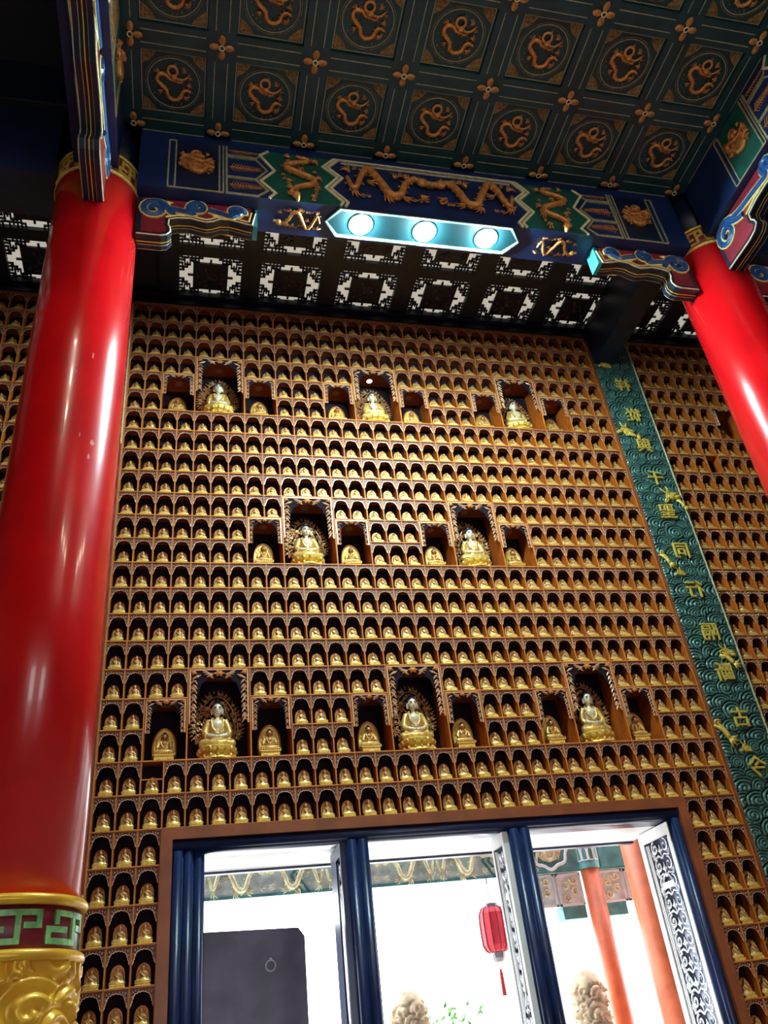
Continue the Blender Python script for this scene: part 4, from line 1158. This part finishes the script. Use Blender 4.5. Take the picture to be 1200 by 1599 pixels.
# open leaves, swung outward, carved with white scrollwork
LFH = zl-.03
def leaf_mesh(D=.58, far=.075, fmat='white'):
    fr = MB()
    fr.box(-.025, 0, 0, .025, .045, LFH, 0); fr.box(-.025, D-far, 0, .025, D, LFH, 0); fr.box(-.025, .045, LFH-.10, .025, D-far, LFH, 0)
    fr.box(-.025, .045, 0, .025, D-far, .9, 0)
    for y in (D-far-.04, D-far-.07, .055): fr.box(-.018, y, .9, .018, y+.012, LFH-.12, 0)
    bkp = MB().box(-.006, .045, .9, .012, D-far, LFH-.10)
    s = MB(); y0, y1 = .075, D-far-.08; ym = (y0+y1)/2; hw = (y1-y0)/2
    x = -.012; rs = random.Random(4)
    def T(pts): return [(x, p[0], p[2]) for p in pts]
    z = LFH-.17; k = 0
    while z > .95:
        for sg in (-1, 1):
            s.tube(T(spiral(ym+sg*hw*.52, z, hw*.34, 1.35, PI/2 if sg > 0 else PI/2, 0, 14, -sg)), .0095, 4)
            s.tube([(x, ym, z-.10), (x, ym+sg*hw*.30, z-.07), (x, ym+sg*hw*.80, z-.09), (x, ym+sg*hw*.92, z-.02)], [.010, .010, .009, .005], 4)
            for a in (-.9, -.2, .6):
                s.leaf((x, ym+sg*hw*.55, z-.02), (x-.002, ym+sg*(hw*.55+hw*.38*math.cos(a)), z-.05+.06*math.sin(a)), .007, .006, (-1, 0, 0))
            s.tube(T(spiral(ym+sg*hw*.80, z-.055, hw*.16, 1.2, 0, 0, 9, sg)), .006, 4)
        s.ell((x, ym, z-.03), (.012, .020, .028), 8, 6)
        for a in (PI/2, -PI/2, 0, PI): s.leaf((x, ym+.01*math.cos(a), z-.03+.01*math.sin(a)), (x-.003, ym+.045*math.cos(a), z-.03+.055*math.sin(a)), .012, .008, (-1, 0, 0))
        z -= .155; k += 1
    pts = [(x-.004, ym+hw*.9*math.sin(t_), LFH-.85+.45*math.cos(t_)) for t_ in [2*PI*i/28 for i in range(28)]]
    s.tube(pts, .011, 5, 0, True)
    s.box(x-.012, ym-hw*.6, LFH-.52, x+.004, ym+hw*.6, LFH-.47); s.box(x-.012, ym-hw*.5, 1.32, x+.004, ym+hw*.5, 1.36)
    return fr.mesh('leaf_frame', fmat), bkp.mesh('leaf_panel', 'filback'), s.mesh('scrollwork', 'filigree')
LFS = [leaf_mesh(), leaf_mesh(.32, .035), leaf_mesh(.50, .27, 'doorblue')]
for i, (x, nm) in enumerate(((4.70, 'open white door leaf with dark blue scrollwork panel at the right jamb'), (3.075, 'open carved door leaf beside the right blue door post'), (1.64, 'open carved door leaf seen nearly edge-on at the left blue post'))):
    t = thing('door_leaf', nm, 'door', (x, .06 if i else .10, .02), (0, 0, 0), 'open carved door leaves')
    for me in LFS[i]: link(me.name.split('.')[0], me, t)

# ------------------------------------------------------------------ porch and courtyard
YO = 3.0
t = thing('porch_beam', 'pale blue porch beam with cream dragon reliefs seen through the doorway', 'beam', (0, YO, 3.15))
MB().box(-3, 0, 0, 10, .4, .9).build('timber', 'porchpale', t)
for k in range(7):
    x = .30+k*.66
    if x > 4.4: continue
    d = dragon_long(.62, .34, -.02, 1 if k % 2 else -1); dm = MB(); dm.v = [(a+x, b*1.5, c+.20) for a, b, c in d.v]; dm.f = d.f; dm.m = d.m
    dm.build('dragon_relief', 'porchgold', t, True)
m = MB()
for x in (1.55, 3.85):
    for s in (0, .07): zig(m, [(x+s, .55), (x+.16+s, .35), (x+s+.02, .2), (x+.14+s, .02)], .014, -.012, 0, 0)
m.box(-3, -.012, .0, 10, 0, .03, 0); m.build('painted_moulding', 'porchteal', t)
# medallion and capital round the far column
m = MB(); m.box(4.40, -.03, .02, 5.10, 0, .75, 0); m.box(5.38, -.03, .02, 6.2, 0, .75, 0); m.build('teal_panel', 'porchteal', t)
m = MB(); m.tube([(4.72+.25*math.cos(a)*(1+.06*math.cos(8*a)), -.04, .30+.25*math.sin(a)*(1+.06*math.cos(8*a))) for a in [2*PI*k/40 for k in range(40)]], .02, 6, 0, True); m.build('medallion_rim', 'white', t, True)
m = MB(); d = dragon_disc(.20); m.v = [(a+4.72, b-.03, c+.30) for a, b, c in d.v]; m.f = d.f; m.m = d.m; m.ell((4.72, -.03, .30), (.18, .02, .18), 12, 6); m.build('dragon_medallion', 'porchgold', t, True)
t2 = thing('porch_bracket', 'pale carved bracket panels either side of the far orange column', 'bracket', (5.22, YO+.05, 2.78))
for s in (-1, 1):
    m = MB(); m.box(s*.12, 0, 0, s*.86, .2, .36, 0); m.box(s*.12, .0, -.14, s*.42, .2, 0, 1); m.build('bracket_panel', ['porchpale', 'porchteal'], t2)
    m = MB()
    for (a, b) in ((.12, .44), (.47, .82)):
        xm = s*(a+b)/2
        for (x0, x1, z0, z1) in ((a, b, 0, .025), (a, b, .335, .36), (a, a+.02, 0, .36), (b-.02, b, 0, .36)): m.box(s*x0, -.02, z0, s*x1, 0, z1, 0)
        for k in range(4): m.tube(spiral(xm+.06*(k % 2*2-1), .09+.065*k, .05, 1.3, k, -.012, 10, 1 if k % 2 else -1), .013, 5, 1)
    m.build('carved_relief', ['white', 'porchgold'], t2)
t3 = thing('porch_column', 'slim orange-red porch column with patterned capital seen through the right bay', 'column', (5.22, YO-.02, 0))
MB().lathe([(.115, 0), (.112, 3.16)], 32).build('shaft', 'orange', t3, True)
m = MB(); m.lathe([(.124, 3.16), (.126, 3.20), (.122, 3.22), (.122, 3.9)], 32, mi=1)
for k in range(10):
    a0 = 2*PI*k/10
    def cyl(pts): return [(.126*math.cos(a0+a), .126*math.sin(a0+a), z) for a, z in pts]
    m.tube(cyl([(.05, 3.25), (.05, 3.36), (.31, 3.43), (.57, 3.36), (.57, 3.25), (.05, 3.25)]), .009, 4, 0); m.tube(cyl([(-.0, 3.45), (.31, 3.52), (.62, 3.45)]), .009, 4, 0); m.tube(cyl([(.31, 3.43), (.31, 3.60)]), .009, 4, 0)
m.build('capital', ['white', 'porchteal'], t3)
t4 = thing('porch_column', 'broad pale orange porch column beside the open white door leaf', 'column', (5.42, 2.05, 0))
MB().lathe([(.20, 0), (.19, 4.0)], 40).build('shaft', 'orange', t4, True)
MB().lathe([(.21, 0), (.23, .05), (.23, .35), (.21, .40)], 32).build('base', 'stone', t4, True)
# lantern
t = thing('paper_lantern', 'red hanging lantern with dark ribs and a tassel, seen through the middle bay', 'lantern', (3.86, YO-.06, 2.60))
pr = [(.085, -.235), (.125, -.215), (.155, -.16), (.16, -.05), (.16, .08), (.15, .17), (.12, .22), (.085, .235)]
MB().lathe(pr, 12).build('shade', 'lantern', t)
m = MB()
for k in range(12):
    a = 2*PI*k/12; m.tube([((r+.004)*math.cos(a), (r+.004)*math.sin(a), z) for r, z in pr], .0055, 4)
m.build('rib', 'lantrib', t)
m = MB(); m.lathe([(.088, .23), (.088, .27), (.05, .275)], 16); m.build('cap', 'greymetal', t)
m = MB(); m.lathe([(.09, -.235), (.08, -.29), (.05, -.33), (.0, -.335)], 16); m.build('cap', 'greymetal', t)
m = MB(); m.tube([(0, 0, .27), (0, 0, .56)], .006, 5); m.build('cord', 'lantrib', t)
m = MB(); m.tube([(0, 0, -.33), (0, 0, -.42)], .005, 5)
m.tube([(0, 0, -.40), (0, 0, -.45), (0, 0, -.66)], [.012, .02, .026], 8); m.build('tassel', 'tassel', t)
# carved stone posts
def stonepost(x, y, top, label):
    t = thing('stone_post', label, 'post', (x, y, -.15)); H = top+.15
    m = MB(); m.lathe([(.28, 0), (.28, .25), (.18, .32), (.165, H-.35), (.15, H-.12), (.10, H-.03), (.03, H)], 24); m.build('shaft', 'stone', t, True)
    nu, nv = 90, 90; U, V = np.meshgrid(np.linspace(0, 2*PI, nu, endpoint=False), np.linspace(H-1.6, H-.02, nv))
    h = cloud_field(U*.17, V, .14, 1.8, int(x*10)); rr = np.minimum(.155+.05*h, .03+np.sqrt(np.maximum(H-V, 0))*.40)
    co = np.stack([rr*np.cos(U), rr*np.sin(U), V], -1).reshape(-1, 3); idx = np.arange(nu*nv).reshape(nv, nu); nx = np.roll(idx, -1, 1)
    m = MB(); m.add(co.tolist(), np.stack([idx[:-1], nx[:-1], nx[1:], idx[1:]], -1).reshape(-1, 4).tolist())
    m.build('carved_cloud', 'stone', t, True)
stonepost(2.72, 2.8, 2.10, 'cream carved stone post standing in the middle bay')
stonepost(4.78, 2.8, 2.10, 'cream carved stone post between the right post and the orange column')
# dark screen
t = thing('freestanding_screen', 'dark purple-grey upright screen with a small ring, in the left bay', 'screen', (1.02, 1.9, -.15))
m = MB(); m.prism([(-.52, 0), (.52, 0), (.52, 2.75), (.46, 2.83), (-.46, 2.86), (-.52, 2.80)], 0, .06); m.build('panel', 'screenp', t)
m = MB(); m.tube([(.18+.045*math.cos(a), -.012, 2.52+.045*math.sin(a)) for a in [2*PI*k/20 for k in range(20)]], .008, 5, 0, True); m.ell((.18, -.008, 2.575), (.014, .012, .014), 8, 5); m.build('ring_handle', 'greymetal', t, True)
# shrub
t = thing('potted_shrub', 'sparse leafy shrub low in the middle bay', 'plant', (3.45, 3.6, -.15))
m = MB(); rs = random.Random(6)
for k in range(12):
    a = rs.uniform(0, 6.3); m.tube([(0, 0, .3), (.12*math.cos(a), .12*math.sin(a), 1.2), (.3*math.cos(a), .3*math.sin(a), 1.9+rs.uniform(-.2, .2))], [.012, .008, .003], 4)
m.build('stem', 'brown', t)
m = MB()
for k in range(160):
    a = rs.uniform(0, 6.3); r = rs.uniform(.05, .36); z = rs.uniform(1.1, 2.05); b = Vector((r*math.cos(a), r*math.sin(a), z))
    d = Vector((rs.uniform(-1, 1), rs.uniform(-1, 1), rs.uniform(-.6, .8))).normalized()
    m.leaf(b, b+d*.09, .018, .006, (0, -1, .2))
tag(m.build('foliage', 'leaf', t), kind='stuff')
m = MB(); m.lathe([(.16, 0), (.22, .32), (.20, .34), (.0, .30)], 24); m.build('pot', 'stone', t, True)
